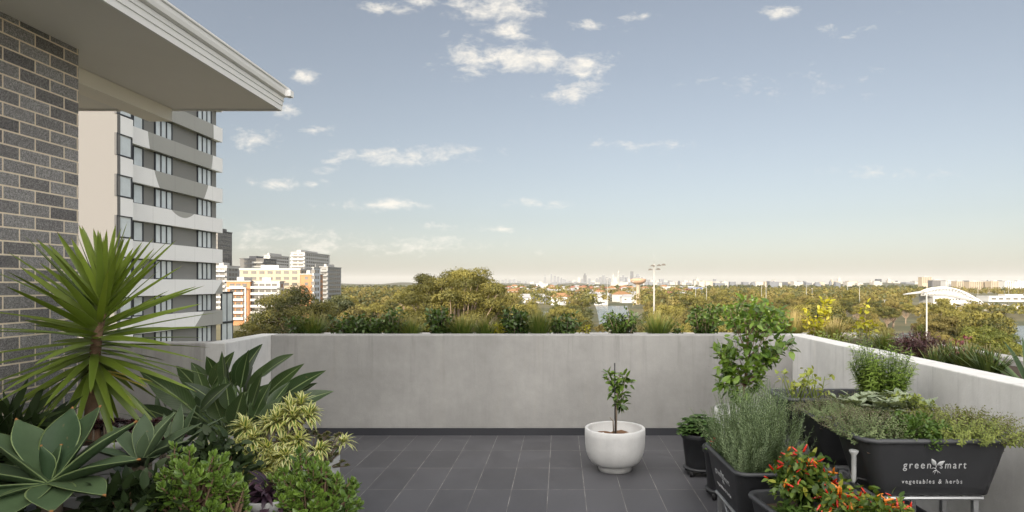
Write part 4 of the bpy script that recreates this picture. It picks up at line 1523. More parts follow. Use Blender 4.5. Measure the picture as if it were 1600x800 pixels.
M['chilli_leaf'] = leaf("chilli_leaf", (0.03, 0.07, 0.012), (0.14, 0.20, 0.03), trans=.25, rough=.4, spec=.4)
M['chilli_pale'] = leaf("yellowing_chilli_leaf", (0.18, 0.22, 0.03), (0.34, 0.34, 0.05), trans=.3, rough=.4)
M['chilli_red'] = leaf("red_chilli_skin", (0.36, 0.012, 0.008), (0.62, 0.035, 0.010), trans=0, rough=.22, spec=.6)
M['chilli_orange'] = leaf("orange_chilli_skin", (0.60, 0.10, 0.012), (0.62, 0.26, 0.02), trans=0, rough=.22, spec=.6)
M['celery'] = leaf("celery_leaf", (0.16, 0.21, 0.03), (0.36, 0.38, 0.08), trans=.3, rough=.45)
M['shrub'] = leaf("glossy_shrub_leaf", (0.022, 0.048, 0.010), (0.085, 0.135, 0.025), trans=.2, rough=.35, spec=.5, objrand=.15)
M['grass'] = leaf("lomandra_blade", (0.045, 0.085, 0.016), (0.14, 0.19, 0.04), tip=(0.24, 0.22, 0.07), tip0=.7, trans=.25, rough=.45, objrand=.2)
M['fountain'] = leaf("ornamental_grass_blade", (0.11, 0.125, 0.030), (0.24, 0.22, 0.07), tip=(0.36, 0.29, 0.13), tip0=.55, trans=.28, rough=.5)
M['yellow_leaf'] = leaf("yellow_green_leaf", (0.20, 0.22, 0.015), (0.50, 0.45, 0.04), trans=.35, rough=.4)
M['hop_bush'] = leaf("purple_hop_bush_leaf", (0.040, 0.020, 0.022), (0.12, 0.055, 0.055), trans=.22, rough=.45)
M['dietes'] = leaf("iris_blade", (0.040, 0.070, 0.018), (0.12, 0.16, 0.045), tip=(0.2, 0.17, 0.07), tip0=.85, trans=.18, rough=.4)
M['flax'] = leaf("flax_blade", (0.035, 0.065, 0.025), (0.085, 0.125, 0.05), edge=(0.14, 0.17, 0.09), e0=.85, e1=.97, trans=.18, rough=.38)
M['rose'] = leaf("red_bract", (0.12, 0.025, 0.03), (0.24, 0.07, 0.075), trans=.2, rough=.5)
M['lavender'] = leaf("lavender_leaf", (0.10, 0.13, 0.06), (0.22, 0.24, 0.12), trans=.2, rough=.6)

M['shade'] = leaf('shade_dark_leaf', (0.016, 0.030, 0.010), (0.045, 0.070, 0.022), trans=.12, rough=.5, spec=.3)  # leaf colour darkened to stand in for deep shadow among the pots

UP = np.array((0, 0, 1.0))


def tone(n, mu=.5, sd=.2):
    return np.clip(rng.normal(mu, sd, n), 0, 1)


# ------------------------------------------------------------------ pots
def cup(b, c, prof, n=44):
    b.lathe(prof, c, n)


def bowl_prof(R, H, foot, fh, th=.03):
    p = [(.0, 0), (foot, 0), (foot, fh * .9), (foot * .97, fh)]
    for i in range(10):
        a = i / 9 * pi / 2
        p.append((foot * 1.02 + (R - foot * 1.02) * sin(a) ** .8, fh + (H * .72 - fh) * (1 - cos(a))))
    p += [(R * 1.005, H * .85), (R, H - .006), (R - .006, H), (R - th, H), (R - th - .004, H - .008), (R - th - .006, H - .09), (.001, H - .092)]
    return p


def tapered_prof(R, H, r0, lip=.02, th=.015, soil=.05):
    return [(0, 0), (r0, 0), (r0 + .004, .01), (R - lip * .6, H - .05), (R, H - .045), (R + .003, H - .006), (R - .002, H), (R - th, H), (R - th - .003, H - .01), (R - th - .012, H - soil), (.001, H - soil)]


def disc(b, c, r, z, amp=.01, n=26):
    rings = []
    for k, q in enumerate((1.0, .75, .5, .25)):
        a = np.linspace(0, 2 * pi, n, endpoint=False)
        rings.append(np.stack((c[0] + np.cos(a) * r * q, c[1] + np.sin(a) * r * q, z + amp * (1 - q) + rng.normal(0, amp * .4, n)), -1))
    b.loft(rings, False, True)


# ------------------------------------------------------------------ white bowl with a young citrus
cx, cy = .497, 5.74
wb = thing("potted_citrus", "white terrazzo bowl pot alone on the tiles holding a small staked citrus", "potted plant", (cx, cy, 0))
obj("pot", plain(lambda b: cup(b, (cx, cy, 0), bowl_prof(.275, .385, .15, .055, .028), 56)), M['stone_white'], parent=wb)
obj("soil", plain(lambda b: disc(b, (cx, cy), .238, .295, .02)), M['mulch'], parent=wb)
b = MB()
zs = .30
def px5(px, py):
    return P(px, py, cy)
b.tube([(cx + .005, cy, zs), px5(963, 640), px5(964, 622), px5(966, 600), px5(968, 585)], [.011, .010, .009, .007, .004], 7)
b.tube([(cx - .01, cy + .01, zs), px5(958, 658), px5(953, 652)], [.007, .006, .004], 6)
b.tube([px5(963, 640), px5(970, 628), px5(974, 605), px5(978, 588)], [.007, .006, .005, .003], 6)
b.tube([px5(964, 615), px5(956, 600), px5(950, 590)], [.006, .005, .003], 6)
obj("stem", b, M['cane'], parent=wb)
b = MB()
b.tube([(cx + .0, cy - .02, zs - .02), P(960.5, 567, cy)], [.006, .006], 6)
obj("stake", b, M['stake'], parent=wb)
b = MB()
for (px, py, n, rad) in ((951, 587, 14, .05), (957, 598, 18, .06), (963, 606, 16, .05), (975, 588, 18, .05), (977, 598, 20, .06), (970, 618, 26, .075), (966, 630, 20, .07), (973, 632, 14, .05), (961, 612, 12, .05)):
    c = P(px, py, cy)
    d = nrm(rng.normal(0, 1, (n, 3)) + (0, 0, .3))
    pos = c + d * rad * rng.uniform(.2, .8, (n, 1))
    b.scatter(OVATE, pos, nrm(d + (0, 0, -.1)), nrm(rng.normal(0, .5, (n, 3)) + (0, 0, 1)), rng.uniform(.05, .085, n), tone(n, .42 + .25 * (py < 600), .25))
obj("foliage", b, M['citrus'], parent=wb)

# ------------------------------------------------------------------ black round pots on the tiles at right
def round_pot(label, cx, cy, R, H, wheels=True):
    t = thing("potted_herb", label, "potted plant", (cx, cy, 0))
    z0 = .07 if wheels else 0.0
    obj("pot", plain(lambda b: cup(b, (cx, cy, z0), tapered_prof(R, H - z0, R * .74), 40)), M['black_plastic'], parent=t)
    obj("soil", plain(lambda b: disc(b, (cx, cy), R - .03, H - .045, .012)), M['soil'], parent=t)
    if wheels:
        pc = obj("plant_caddy", plain(lambda b: b.lathe([(.01, .05), (R * .86, .05), (R * .9, .056), (R * .9, .066), (R * .86, .0695), (.01, .0695)], (cx, cy, 0), 30)), M['dark_plastic'], parent=t)
        for a in (pi * .75, pi * 1.25, pi * 1.75, pi * .25):
            wx, wy = cx + cos(a) * R * .86, cy + sin(a) * R * .86
            q = MB()
            q.tube([(wx - .012, wy, .027), (wx + .012, wy, .027)], .026, 14)
            obj("wheel", q, M['rubber'], parent=pc)
    return t


t = round_pot("round black pot on a wheeled caddy full of leafy strawberry greens", 1.255, 5.62, .175, .37)
b = MB()
for i in range(230):
    d = rdir(1, .05, 1)[0]
    c = np.array((1.255, 5.62, .36)) + d * (.185, .185, .155) * rng.uniform(.75, 1.05)
    az = rng.uniform(0, 2 * pi)
    for k in (-1, 0, 1):                                    # three leaflets to a leaf
        a = az + k * 1.0
        b.blade(c, (cos(a), sin(a), .1 + d[2] * .2), (0, 0, 1), rng.uniform(.04, .055), .042, lambda t_: sin(pi * min(1, t_ * .92 + .04)) ** .6, 3, .5, .15, r=float(np.clip(rng.normal(.45, .2), 0, 1)))
obj("foliage", b, M['mint'], parent=t)
t = round_pot("smaller round black pot squeezed between the caddy pot and grey trough", 1.30, 5.02, .16, .40)
b = MB()
n = 60
d = rdir(n, .2, 1)
b.scatter(OVATE, np.array((1.30, 5.02, .37)) + d * (.13, .13, .07), d, nrm(rng.normal(0, .3, (n, 3)) + UP), rng.uniform(.03, .06, n), tone(n, .7))
obj("foliage", b, M['parsley'], parent=t)

# ------------------------------------------------------------------ lemon tree in a white pot
cx, cy = 1.74, 6.05
lt = thing("potted_lemon_tree", "tall leafy lemon tree in a white pot in the right corner", "potted plant", (cx, cy, 0))
obj("pot", plain(lambda b: cup(b, (cx, cy, 0), bowl_prof(.25, .50, .16, .05, .025), 44)), M['stone_white'], parent=lt)
obj("soil", plain(lambda b: disc(b, (cx, cy), .215, .41, .015)), M['soil'], parent=lt)
b, f = MB(), MB()
b.tube([(cx, cy, .40), P(1165, 590, cy), P(1170, 560, cy)], [.018, .015, .013], 8)
TIPS = [(1180, 478), (1160, 470), (1200, 470), (1215, 482), (1140, 488), (1150, 505), (1185, 505), (1205, 505), (1170, 520), (1130, 560), (1118, 548), (1140, 545), (1150, 575), (1165, 545), (1185, 545), (1200, 535),
        (1212, 540), (1225, 535), (1236, 532), (1195, 560), (1180, 575), (1160, 595), (1140, 590), (1130, 600), (1190, 585), (1150, 615), (1175, 605), (1128, 575), (1205, 552), (1175, 490), (1193, 490), (1125, 540), (1165, 478), (1188, 520), (1150, 530), (1218, 500)]
for (px, py) in TIPS:
    dd = cy + rng.uniform(-.28, .28)
    tip = P(px + rng.uniform(-4, 4), py + rng.uniform(-4, 4), dd)
    a0 = P(1167, min(600, py + 60), cy)
    mid = (a0 + tip) / 2 + (0, 0, -.03)
    b.tube([a0, mid, tip], [.006, .004, .002], 5, cap=False)
    n = 11 if py < 522 else 25
    u = rng.uniform(.3, 1.05, n)
    pos = mid + (tip - mid) * u[:, None] + rng.normal(0, .03, (n, 3))
    d = nrm(nrm(tip - a0) * .5 + rng.normal(0, .8, (n, 3)))
    f.scatter(OVATE, pos, d, nrm(rng.normal(0, .4, (n, 3)) + UP), rng.uniform(.065, .12, n), np.clip(tone(n, .35, .22) + .25 * (rng.uniform(0, 1, n) < .25), 0, 1))
obj("trunk", b, M['jade_stem'], parent=lt)
obj("foliage", f, M['lemon'], parent=lt)


# ------------------------------------------------------------------ self watering troughs
def rrect(hx, hy, r, z, n=7, cx=0, cy=0):
    pts = []
    for (sx, sy, a0) in ((1, 1, 0), (-1, 1, pi / 2), (-1, -1, pi), (1, -1, 3 * pi / 2)):
        for i in range(n):
            a = a0 + (pi / 2) * i / (n - 1)
            pts.append((cx + sx * (hx - r) + cos(a) * r, cy + sy * (hy - r) + sin(a) * r, z))
    return pts


def text_mesh(body, size, extr=.0012, sx=1.0):
    c = bpy.data.curves.new("lettering", 'FONT')
    c.body = body
    c.size = size
    c.extrude = extr
    c.align_x = 'LEFT'
    c.space_character = 1.35
    o = bpy.data.objects.new("lettering_curve", c)
    COL.objects.link(o)
    bpy.context.view_layer.update()
    me = bpy.data.meshes.new_from_object(o.evaluated_get(bpy.context.evaluated_depsgraph_get()))
    bpy.data.objects.remove(o)
    co = np.zeros(len(me.vertices) * 3)
    me.vertices.foreach_get('co', co)
    co = co.reshape(-1, 3)
    w0 = co[:, 0].min()
    co[:, 0] = (co[:, 0] - w0) * sx
    me.vertices.foreach_set('co', co.ravel().astype(np.float32))
    return me, co[:, 0].max()


HX, HY, HT = .385, .20, .305                                # half length, half width, height of a trough


def make_trough(label):
    t = thing("planter_trough", label, "planter", (0, 0, 0))
    b = MB()
    rings = []
    for z, u in ((0, 0), (.004, .05), (.06, .22), (.062, .235), (.14, .50), (.142, .512), (.22, .76), (.222, .772), (HT - .022, .97)):
        rings.append(rrect(HX - .085 * (1 - u), HY - .05 * (1 - u), .06 + .02 * u, z))
    rings[0] = rrect(HX - .093, HY - .058, .055, 0)
    b.loft(rings, True, False)
    tub = obj("tub", b, M['black_plastic'], parent=t)
    b = MB()
    b.loft([rrect(HX - .003, HY - .003, .08, HT - .0225), rrect(HX + .010, HY + .010, .09, HT - .022), rrect(HX + .013, HY + .013, .092, HT - .012), rrect(HX + .008, HY + .008, .088, HT), rrect(HX - .012, HY - .012, .072, HT),
            rrect(HX - .016, HY - .016, .07, HT - .012), rrect(HX - .03, HY - .026, .06, HT - .09)])
    obj("rim", b, M['dark_plastic'], parent=t)
    b = MB()
    g = 26
    xs, ys = np.linspace(-HX + .03, HX - .03, g), np.linspace(-HY + .028, HY - .028, 12)
    V = np.array([(x, y, HT - .075 + rng.normal(0, .005)) for y in ys for x in xs])
    Q = [(j * g + i, j * g + i + 1, (j + 1) * g + i + 1, (j + 1) * g + i) for j in range(11) for i in range(g - 1)]
    b.add(V, Q)
    obj("soil", b, M['soil'], parent=t)
    # printed wording and sprout on the long face that looks along -y
    slope = atan2(.05, HT)
    def face(z):                                            # y of the long face at height z
        return -(HY - .05 * (1 - z / HT)) - .0015
    def put(body, x0, wid, z, size):
        me, w = text_mesh(body, size)
        me.materials.append(M['white_print'])
        o = bpy.data.objects.new("lettering", me)
        COL.objects.link(o)
        o.parent = tub
        o.location = (x0, face(z) - .001, z)
        o.rotation_euler = (pi / 2 - slope * -1.0, 0, 0)
        o.scale = (wid / w, 1, 1)
        o['label'] = "pale printed wording across the long face"
        return o
    put("green", -.176, .142, .150, .056)
    put("smart", .013, .135, .150, .056)
    put("vegetables & herbs", -.176, .312, .068, .033)
    b = MB()
    def ff(u, v, w):
        return (u, face(v) - w, v)
    def leafpoly(x0, z0, x1, z1, wd, inner=1.0):
        n = 9
        ax, az = x1 - x0, z1 - z0
        L_ = sqrt(ax * ax + az * az)
        nx_, nz_ = -az / L_, ax / L_
        up_, dn_ = [], []
        for i in range(n):
            t_ = i / (n - 1)
            h = wd * sin(pi * t_ ** .9) * inner
            up_.append((x0 + ax * t_ + nx_ * h, z0 + az * t_ + nz_ * h))
            dn_.append((x0 + ax * t_ - nx_ * h, z0 + az * t_ - nz_ * h))
        return up_ + dn_[::-1][1:-1]
    b.prism(leafpoly(-.008, .163, -.034, .203, .011), ff, .0005, .002)
    b.prism(leafpoly(-.004, .166, .036, .190, .010), ff, .0005, .002)
    for (q) in ([(-.006, .165), (-.008, .150), (-.004, .140), (-.010, .128), (-.012, .118)], [(-.005, .142), (.004, .132), (.006, .120)], [(-.007, .140), (-.018, .134), (-.022, .124)], [(.0, .136), (.014, .128), (.020, .121)], [(-.008, .150), (-.022, .153), (-.03, .148)]):
        b.tube([(u, face(v) - .001, v) for u, v in q], [.0022] + [.0015] * (len(q) - 2) + [.0008], 5)
    o = obj("sprout_logo", b, M['white_print'], parent=tub)
    return t


def make_gauge(t):
    b = MB()
    b.lathe([(.012, -.16), (.013, -.02), (.020, -.01), (.024, .0), (.024, .006), (.019, .006), (.015, -.012), (.010, -.02), (.009, -.155)], (0, 0, 0), 16)
    o = obj("water_gauge", b, M['clear'], parent=t)
    o.location = (-HX - .012, -.11, HT - .085)
    q = MB()
    q.tube([(-HX + .05, -.115, .07), (-HX + .0, -.125, .085), (-HX - .01, -.13, .06), (-HX + .02, -.12, .03)], .006, 6)
    obj("hose", q, M['rubber'], parent=t)
    return o


def make_stand(label, h):
    t = thing("metal_stand", label, "stand", (0, 0, 0))
    b = MB()
    hx, hy = .25, .15
    for s in (-1, 1):
        b.tube([(-hx, s * hy, h - .012), (hx, s * hy, h - .012)], .011, 8)
        b.tube([(s * hx, -hy, h - .012), (s * hx, hy, h - .012)], .011, 8)
    for i in range(7):
        x = -hx + .05 + i * (2 * hx - .1) / 6
        b.box(x - .02, x + .02, -hy + .01, hy - .01, h - .009, h - .003)
    obj("tray", b, M['steel'], parent=t, smooth=False)
    for sx in (-1, 1):
        for sy in (-1, 1):
            q = MB()
            q.obox((sx * (hx - .03), sy * (hy - .015), (h - .024) / 2), .013, .013, (h - .024) / 2)
            obj("leg", q, M['steel'], parent=t, smooth=False)
    for s in (-1, 1):
        b = MB()
        b.tube([(-hx + .03, s * (hy - .035), h - .03), (.04, s * (hy - .035), h - .26 if h > .4 else .05)], .009, 6)
        obj("brace", b, M['steel'], parent=t)
    return t


proto_t = make_trough("black trough in front with pale wording holding thyme, parsley and oregano")
SH = .60                                                    # height of the tall stands
TR = [((1.935, 3.40, SH), 0.0, "black trough in front with pale wording holding thyme, parsley and oregano", SH),
      ((1.915, 3.94, SH), 0.0, "middle black trough of the tall row, holding woolly sage", SH),
      ((1.945, 4.54, SH), 0.0, "rear black trough of the tall row, by the right parapet", SH),
      ((1.255, 4.17, .25), -pi / 2 + .03, "low dark trough full of tall grey green rosemary", .25),
      ((1.335, 3.30, .19), -pi / 2 + .16, "low black trough nearest the camera, overgrown by red chillies", .19)]
st_hi = make_stand("metal stand with slatted tray under the front lettered trough", SH)
st_lo = make_stand("short metal stand under the low rosemary trough", .25)
labels_st = ["metal stand with slatted tray under the front lettered trough", "metal stand under the middle trough of the tall row", "metal stand under the rear trough of the tall row", "short metal stand under the low rosemary trough", "short metal stand under the chilli trough"]
troughs = []
for i, (loc, rz, lb, hh) in enumerate(TR):
    t = proto_t if i == 0 else dup(proto_t)
    t.location = loc
    t.rotation_euler = (0, 0, rz)
    t['label'] = lb
    troughs.append(t)
    s = (st_hi if i == 0 else dup(st_hi)) if hh > .4 else (st_lo if i == 3 else dup(st_lo))
    s.location = (loc[0], loc[1], 0)
    s.rotation_euler = (0, 0, rz)
    s['label'] = labels_st[i]
    if hh < .2:
        s.scale = (1, 1, hh / .25)
make_gauge(troughs[0])


def bushy(b, c, rad, n, proto, size, up=.6, jitter=.5, mu=.5, sd=.22, shell=.3, zlift=.25):
    d = nrm(np.stack((rng.normal(0, 1, n), rng.normal(0, 1, n), np.abs(rng.normal(0, 1, n)) * 1.0 - .15), -1))
    q = rng.uniform(shell, 1, n) ** .6
    lump = 1 + .22 * np.sin(d[:, 0] * 7 + c[0] * 9) * np.cos(d[:, 1] * 8 + c[1] * 5)
    pos = np.asarray(c) + d * (q * lump)[:, None] * np.asarray(rad)
    dr = nrm(d * (1 - up) + UP * up * .6 + rng.normal(0, jitter, (n, 3)))
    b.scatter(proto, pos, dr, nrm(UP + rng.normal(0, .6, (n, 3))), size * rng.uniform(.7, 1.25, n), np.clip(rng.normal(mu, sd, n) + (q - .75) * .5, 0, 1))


def sprigs(b, bstem, base, tip, leaf_n, proto, size, spread=.9, up=.5, mu=.5, sd=.2, rad=.0015):
    """a leafy stem: narrow leaves set all round it"""
    base, tip = np.asarray(base), np.asarray(tip)
    mid = (base + tip) / 2 + rng.normal(0, .012, 3)
    if bstem is not None:
        bstem.tube([base, mid, tip], [rad * 1.3, rad, rad * .6], 4, cap=False)
    u = np.linspace(.12, 1.0, leaf_n) + rng.uniform(-.01, .01, leaf_n)
    pos = np.where(u[:, None] < .5, base + (mid - base) * (u * 2)[:, None], mid + (tip - mid) * (u * 2 - 1)[:, None])
    ax = nrm(tip - base)
    a = np.arange(leaf_n) * 2.4 + rng.uniform(0, 6)
    e1 = nrm(np.cross(ax, (0.3, 1, .2)))
    e2 = np.cross(ax, e1)
    d = nrm(ax * up + spread * (np.cos(a)[:, None] * e1 + np.sin(a)[:, None] * e2))
    sz = size * (1.1 - .55 * u) * rng.uniform(.8, 1.2, leaf_n)
    b.scatter(proto, pos, d, np.broadcast_to(ax, (leaf_n, 3)) + rng.normal(0, .1, (leaf_n, 3)), sz, np.clip(rng.normal(mu, sd) + (u - .6) * .5 + rng.normal(0, .1, leaf_n), 0, 1))


# rosemary: a thicket of upright needled stems
b, s = MB(), MB()
RP = leaf_proto(1, .20, lambda t_: 1 - t_ * .7, 1, 0, 0)
for i in range(520):
    y0 = rng.uniform(3.86, 4.52)
    x0 = 1.27 + rng.uniform(-.16, .19)
    far = (y0 - 3.85) / .68
    h = rng.uniform(.28, .52) * (1.0 - .9 * abs(far - .55) ** 2) * (1.0 - .35 * (x0 < 1.18))
    lean = rng.normal(0, .07, 2) + np.array(((x0 - 1.26) * .35, (y0 - 4.2) * .12))
    base = np.array((x0, y0, .47))
    sprigs(b, s, base, base + (lean[0], lean[1], h + .06), 60, RP, .029, .9, .7, .5, .18, .0013)
t = thing("rosemary_bush", "tall grey green rosemary rising from the low trough", "herb", (1.26, 4.2, .47))
obj("stems", s, M['stalk'], parent=t)
obj("foliage", b, M['rosemary'], parent=t, smooth=False)

# small red flowered chilli at the far end of that trough
def chilli_fruit(b, p, d, L, r):
    d = nrm(d)
    b.tube([p, p + d * L * .25, p + d * L * .6, p + d * L * .9, p + d * L + np.array((0, 0, -.002))], [L * .09, L * .13, L * .12, L * .07, L * .015], 7, r=r)


def chilli_plant(label, cx, cy, zb, rx, ry, h, nleaf, nfruit, pale, fsize=.034, pts=None, orange=.25):
    t = thing("chilli_plant", label, "chilli plant", (cx, cy, zb))
    st_, lv, pl = MB(), MB(), MB()
    tips = []
    for i in range(34):
        a = rng.uniform(0, 2 * pi)
        q = rng.uniform(0.1, 1) ** .5
        tip = np.array((cx + cos(a) * rx * q, cy + sin(a) * ry * q, zb + h * (1.05 - .55 * q * q) * rng.uniform(.75, 1.1)))
        m = np.array((cx + cos(a) * rx * q * .35, cy + sin(a) * ry * q * .35, zb + h * .5))
        st_.tube([(cx, cy, zb - .02), m, tip], [.006, .004, .002], 5, cap=False)
        tips.append((tip, m))
    for i in range(nleaf):
        tip, m = tips[rng.integers(len(tips))]
        p = m + (tip - m) * rng.uniform(.2, 1.05) + rng.normal(0, .028, 3)
        d = nrm(np.array((p[0] - cx, p[1] - cy, 0)) * 2 + rng.normal(0, .5, 3) + (0, 0, -.05))
        tgt = pl if rng.uniform() < pale else lv
        tgt.scatter(OVATE, [p], [d], [nrm(UP + rng.normal(0, .45, 3))], [rng.uniform(.032, .060)], [float(np.clip(rng.normal(.45, .25), 0, 1))])
    obj("stems", st_, M['stalk'], parent=t)
    obj("foliage", lv, M['chilli_leaf'], parent=t)
    if pl.n:
        obj("yellowing_leaves", pl, M['chilli_pale'], parent=t)
    fr = {}
    for i in range(nfruit):
        tip, m = tips[rng.integers(len(tips))]
        p = m + (tip - m) * rng.uniform(.65, 1.08) + rng.normal(0, .022, 3) + (0, 0, .012)
        col = 'chilli_orange' if rng.uniform() < orange else 'chilli_red'
        if col not in fr:
            q = MB()
            chilli_fruit(q, np.zeros(3), np.array((0, 0, 1.0)), 1.0, .5)
            me = q.mesh("chilli", M[col], (0, 0, 0))
            fr[col] = me
        o = bpy.data.objects.new("chilli", fr[col])
        COL.objects.link(o)
        o.parent = t
        o.location = [float(v) for v in (p - np.array((cx, cy, zb)))]
        L_ = fsize * rng.uniform(.65, 1.25)
        o.scale = (L_ * .95, L_ * .95, L_)
        up_ = rng.uniform() < .6
        o.rotation_euler = (rng.normal(0, .7) if up_ else rng.uniform(1.0, 2.6), rng.normal(0, .5), rng.uniform(0, 6.28))
    return t


chilli_plant("small chilli with clustered scarlet fruit at the far end of the rosemary trough", 1.13, 4.46, .47, .05, .06, .14, 40, 26, .1, .036, orange=.05)
chilli_plant("bushy chilli loaded with upright red fruit in the near low trough", 1.33, 3.42, .40, .21, .21, .35, 1000, 96, .10, .044)
chilli_plant("yellow leaved chilli with orange and red fruit in the lower right corner", 1.46, 3.02, .38, .23, .21, .32, 1000, 80, .22, .042, orange=.35)

# rosette leaved sprawl at the trough's near left corner
b = MB()
for i in range(26):
    c = np.array((1.19 + rng.uniform(-.03, .08), 3.20 + rng.uniform(-.16, .18), .43 + rng.uniform(0, .08)))
    n = 12
    a = np.linspace(0, 2 * pi, n, endpoint=False) + rng.uniform(0, 6)
    e = rng.uniform(.2, 1.2, n)
    d = np.stack((np.cos(a), np.sin(a), e), -1)
    b.scatter(LANCE, np.broadcast_to(c, (n, 3)), d, np.broadcast_to(UP, (n, 3)), rng.uniform(.05, .08, n), tone(n, .35))
obj("marigold_seedlings", b, M['parsley'], loc=(1.2, 3.2, .42), label="dark feathery seedlings crowding the left rim of the chilli trough", cat="herb")

# thyme spilling over the left end of the front and middle troughs
def thyme(label, cx, cy, cz, rx, ry, h, n, mat='thyme', sz=.011, leafn=20, ln=.12):
    b, s = MB(), MB()
    for i in range(n):
        x0, y0 = cx + rng.uniform(-1, 1) * rx, cy + rng.uniform(-1, 1) * ry
        e = max(abs((x0 - cx) / rx), abs((y0 - cy) / ry))
        a = atan2(y0 - cy, x0 - cx) + rng.normal(0, .5)
        base = np.array((x0, y0, cz))
        o = rng.uniform(.2, 1) * ln * (.3 + e)
        tip = base + (cos(a) * o, sin(a) * o, h * rng.uniform(.5, 1.15) * (1.1 - .55 * e ** 2))
        sprigs(b, s, base, tip, leafn, ELL, sz, .9, .5, .5, .2, .001)
    t = thing("thyme_plant", label, "herb", (cx, cy, cz))
    obj("stems", s, M['cane'], parent=t)
    obj("foliage", b, M[mat], parent=t, smooth=False)
    return t


thyme("grey green thyme spilling over the left end of the front trough", 1.69, 3.46, .86, .12, .15, .14, 460, sz=.017)
thyme("grey green thyme trailing over the left end of the middle trough", 1.70, 3.93, .86, .13, .14, .115, 460, sz=.016)
b, s = MB(), MB()
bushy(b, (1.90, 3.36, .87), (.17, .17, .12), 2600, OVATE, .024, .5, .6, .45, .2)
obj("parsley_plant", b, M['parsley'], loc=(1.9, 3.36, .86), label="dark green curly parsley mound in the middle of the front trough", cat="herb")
t = thyme("yellow green oregano overhanging the right end of the front trough", 2.20, 3.42, .86, .17, .17, .14, 560, 'oregano', .020, 18, .19)
t.name = "oregano_plant"
# sage in the middle trough
b = MB()
for i in range(60):
    c = np.array((2.02 + rng.uniform(-.24, .24), 3.95 + rng.uniform(-.15, .15), .88))
    n = 9
    a = np.arange(n) * 2.4 + rng.uniform(0, 6)
    d = np.stack((np.cos(a), np.sin(a), rng.uniform(.2, 1.1, n)), -1)
    pos = c + (0, 0, 1) * rng.uniform(0, .09, (n, 1))
    b.scatter(LANCE if False else ELL, pos, d, np.broadcast_to(UP, (n, 3)), rng.uniform(.055, .095, n), tone(n, .5))
obj("sage_plant", b, M['sage'], loc=(2.02, 3.95, .86), label="pale woolly sage with long leaves behind the front trough", cat="herb")
b = MB()
bushy(b, (2.16, 3.90, .90), (.16, .16, .10), 900, OVATE, .026, .5, .6, .6, .2)
obj("marjoram_plant", b, M['oregano'], loc=(2.16, 3.9, .86), label="soft green marjoram to the right of the woolly sage", cat="herb")
# tarragon, tall and feathery
b, s = MB(), MB()
for i in range(150):
    a = rng.uniform(0, 2 * pi)
    q = rng.uniform(0, 1) ** .6
    base = np.array((2.235 + cos(a) * .06, 4.35 + sin(a) * .08, .86))
    tip = base + (cos(a) * .16 * q, sin(a) * .16 * q, rng.uniform(.22, .50) * (1.05 - .25 * q))
    sprigs(b, s, base, tip, 34, LANCE, .072, .9, .40, .5, .2, .0018)
t = thing("tarragon_plant", "tall feathery light green tarragon against the right parapet", "herb", (2.235, 4.35, .86))
obj("stems", s, M['stalk'], parent=t)
obj("foliage", b, M['tarragon'], parent=t)
# celery, pale stalks
b, s = MB(), MB()
for i in range(22):
    base = np.array((1.66 + rng.uniform(-.05, .12), 4.38 + rng.uniform(-.06, .06), .86))
    tip = base + (rng.normal(0, .05), rng.normal(0, .05), rng.uniform(.08, .24))
    s.tube([base, (base + tip) / 2 + rng.normal(0, .006, 3), tip], [.005, .004, .0025], 5)
    n = 7
    b.scatter(OVATE, tip + rng.normal(0, .018, (n, 3)), nrm(rng.normal(0, 1, (n, 3)) + (0, 0, .3)), nrm(UP + rng.normal(0, .5, (n, 3))), rng.uniform(.025, .05, n), tone(n, .5))
t = thing("celery_plant", "pale yellow stalks of celery at the left of the rear trough", "herb", (1.68, 4.38, .86))
obj("stalks", s, M['celery'], parent=t)
obj("foliage", b, M['celery'], parent=t)
b, s = MB(), MB()
for i in range(40):
    base = np.array((1.80 + rng.uniform(-.1, .35), 4.10 + rng.uniform(-.04, .04), .88))
    sprigs(b, s, base, base + (rng.normal(0, .03), rng.normal(0, .03), rng.uniform(.05, .12)), 18, ELL, .012, .9, .5)
t = thing("winter_savory_plant", "short row of dark green savory sprigs along the back of the middle trough", "herb", (1.9, 4.1, .87))
obj("stems", s, M['cane'], parent=t)
obj("foliage", b, M['thyme'], parent=t, smooth=False)

# ------------------------------------------------------------------ the planting at the left
def pot_tapered(name, parent, c, R, H, r0, mat, z0=0.0, n=40):
    return obj(name, plain(lambda b: cup(b, (c[0], c[1], z0), tapered_prof(R, H, r0), n)), mat, parent=parent)


# yucca
yx, yy = -2.90, 3.95
yu = thing("potted_yucca", "tall yucca with a spiky ball of sword leaves in front of the bricks", "potted plant", (yx, yy, 0))
pot_tapered("pot", yu, (yx, yy), .27, .74, .22, M['pot_grey'])
obj("soil", plain(lambda b: disc(b, (yx, yy), .24, .70, .015)), M['soil'], parent=yu)
tb, tm, tt = P(146, 690, yy), P(141, 610, yy), P(166, 452, yy)
b = MB()
N = 46
ctr = []
for i in range(N + 1):
    u = i / N
    p = tb * (1 - u) ** 2 + 2 * u * (1 - u) * (P(136, 585, yy)) + tt * u * u
    ctr.append(p)
rad = [(.041 - .019 * (i / N)) * (1 + .07 * (i % 2)) for i in range(N + 1)]
b.tube(ctr, rad, 14)
obj("trunk", b, M['yucca_trunk'], parent=yu)
b = MB()
def yprof(t_):
    return (min(1.0, .62 + t_ * 1.6) if t_ < .25 else 1.0) * max(0.0, 1 - t_) ** .55
NL = 120
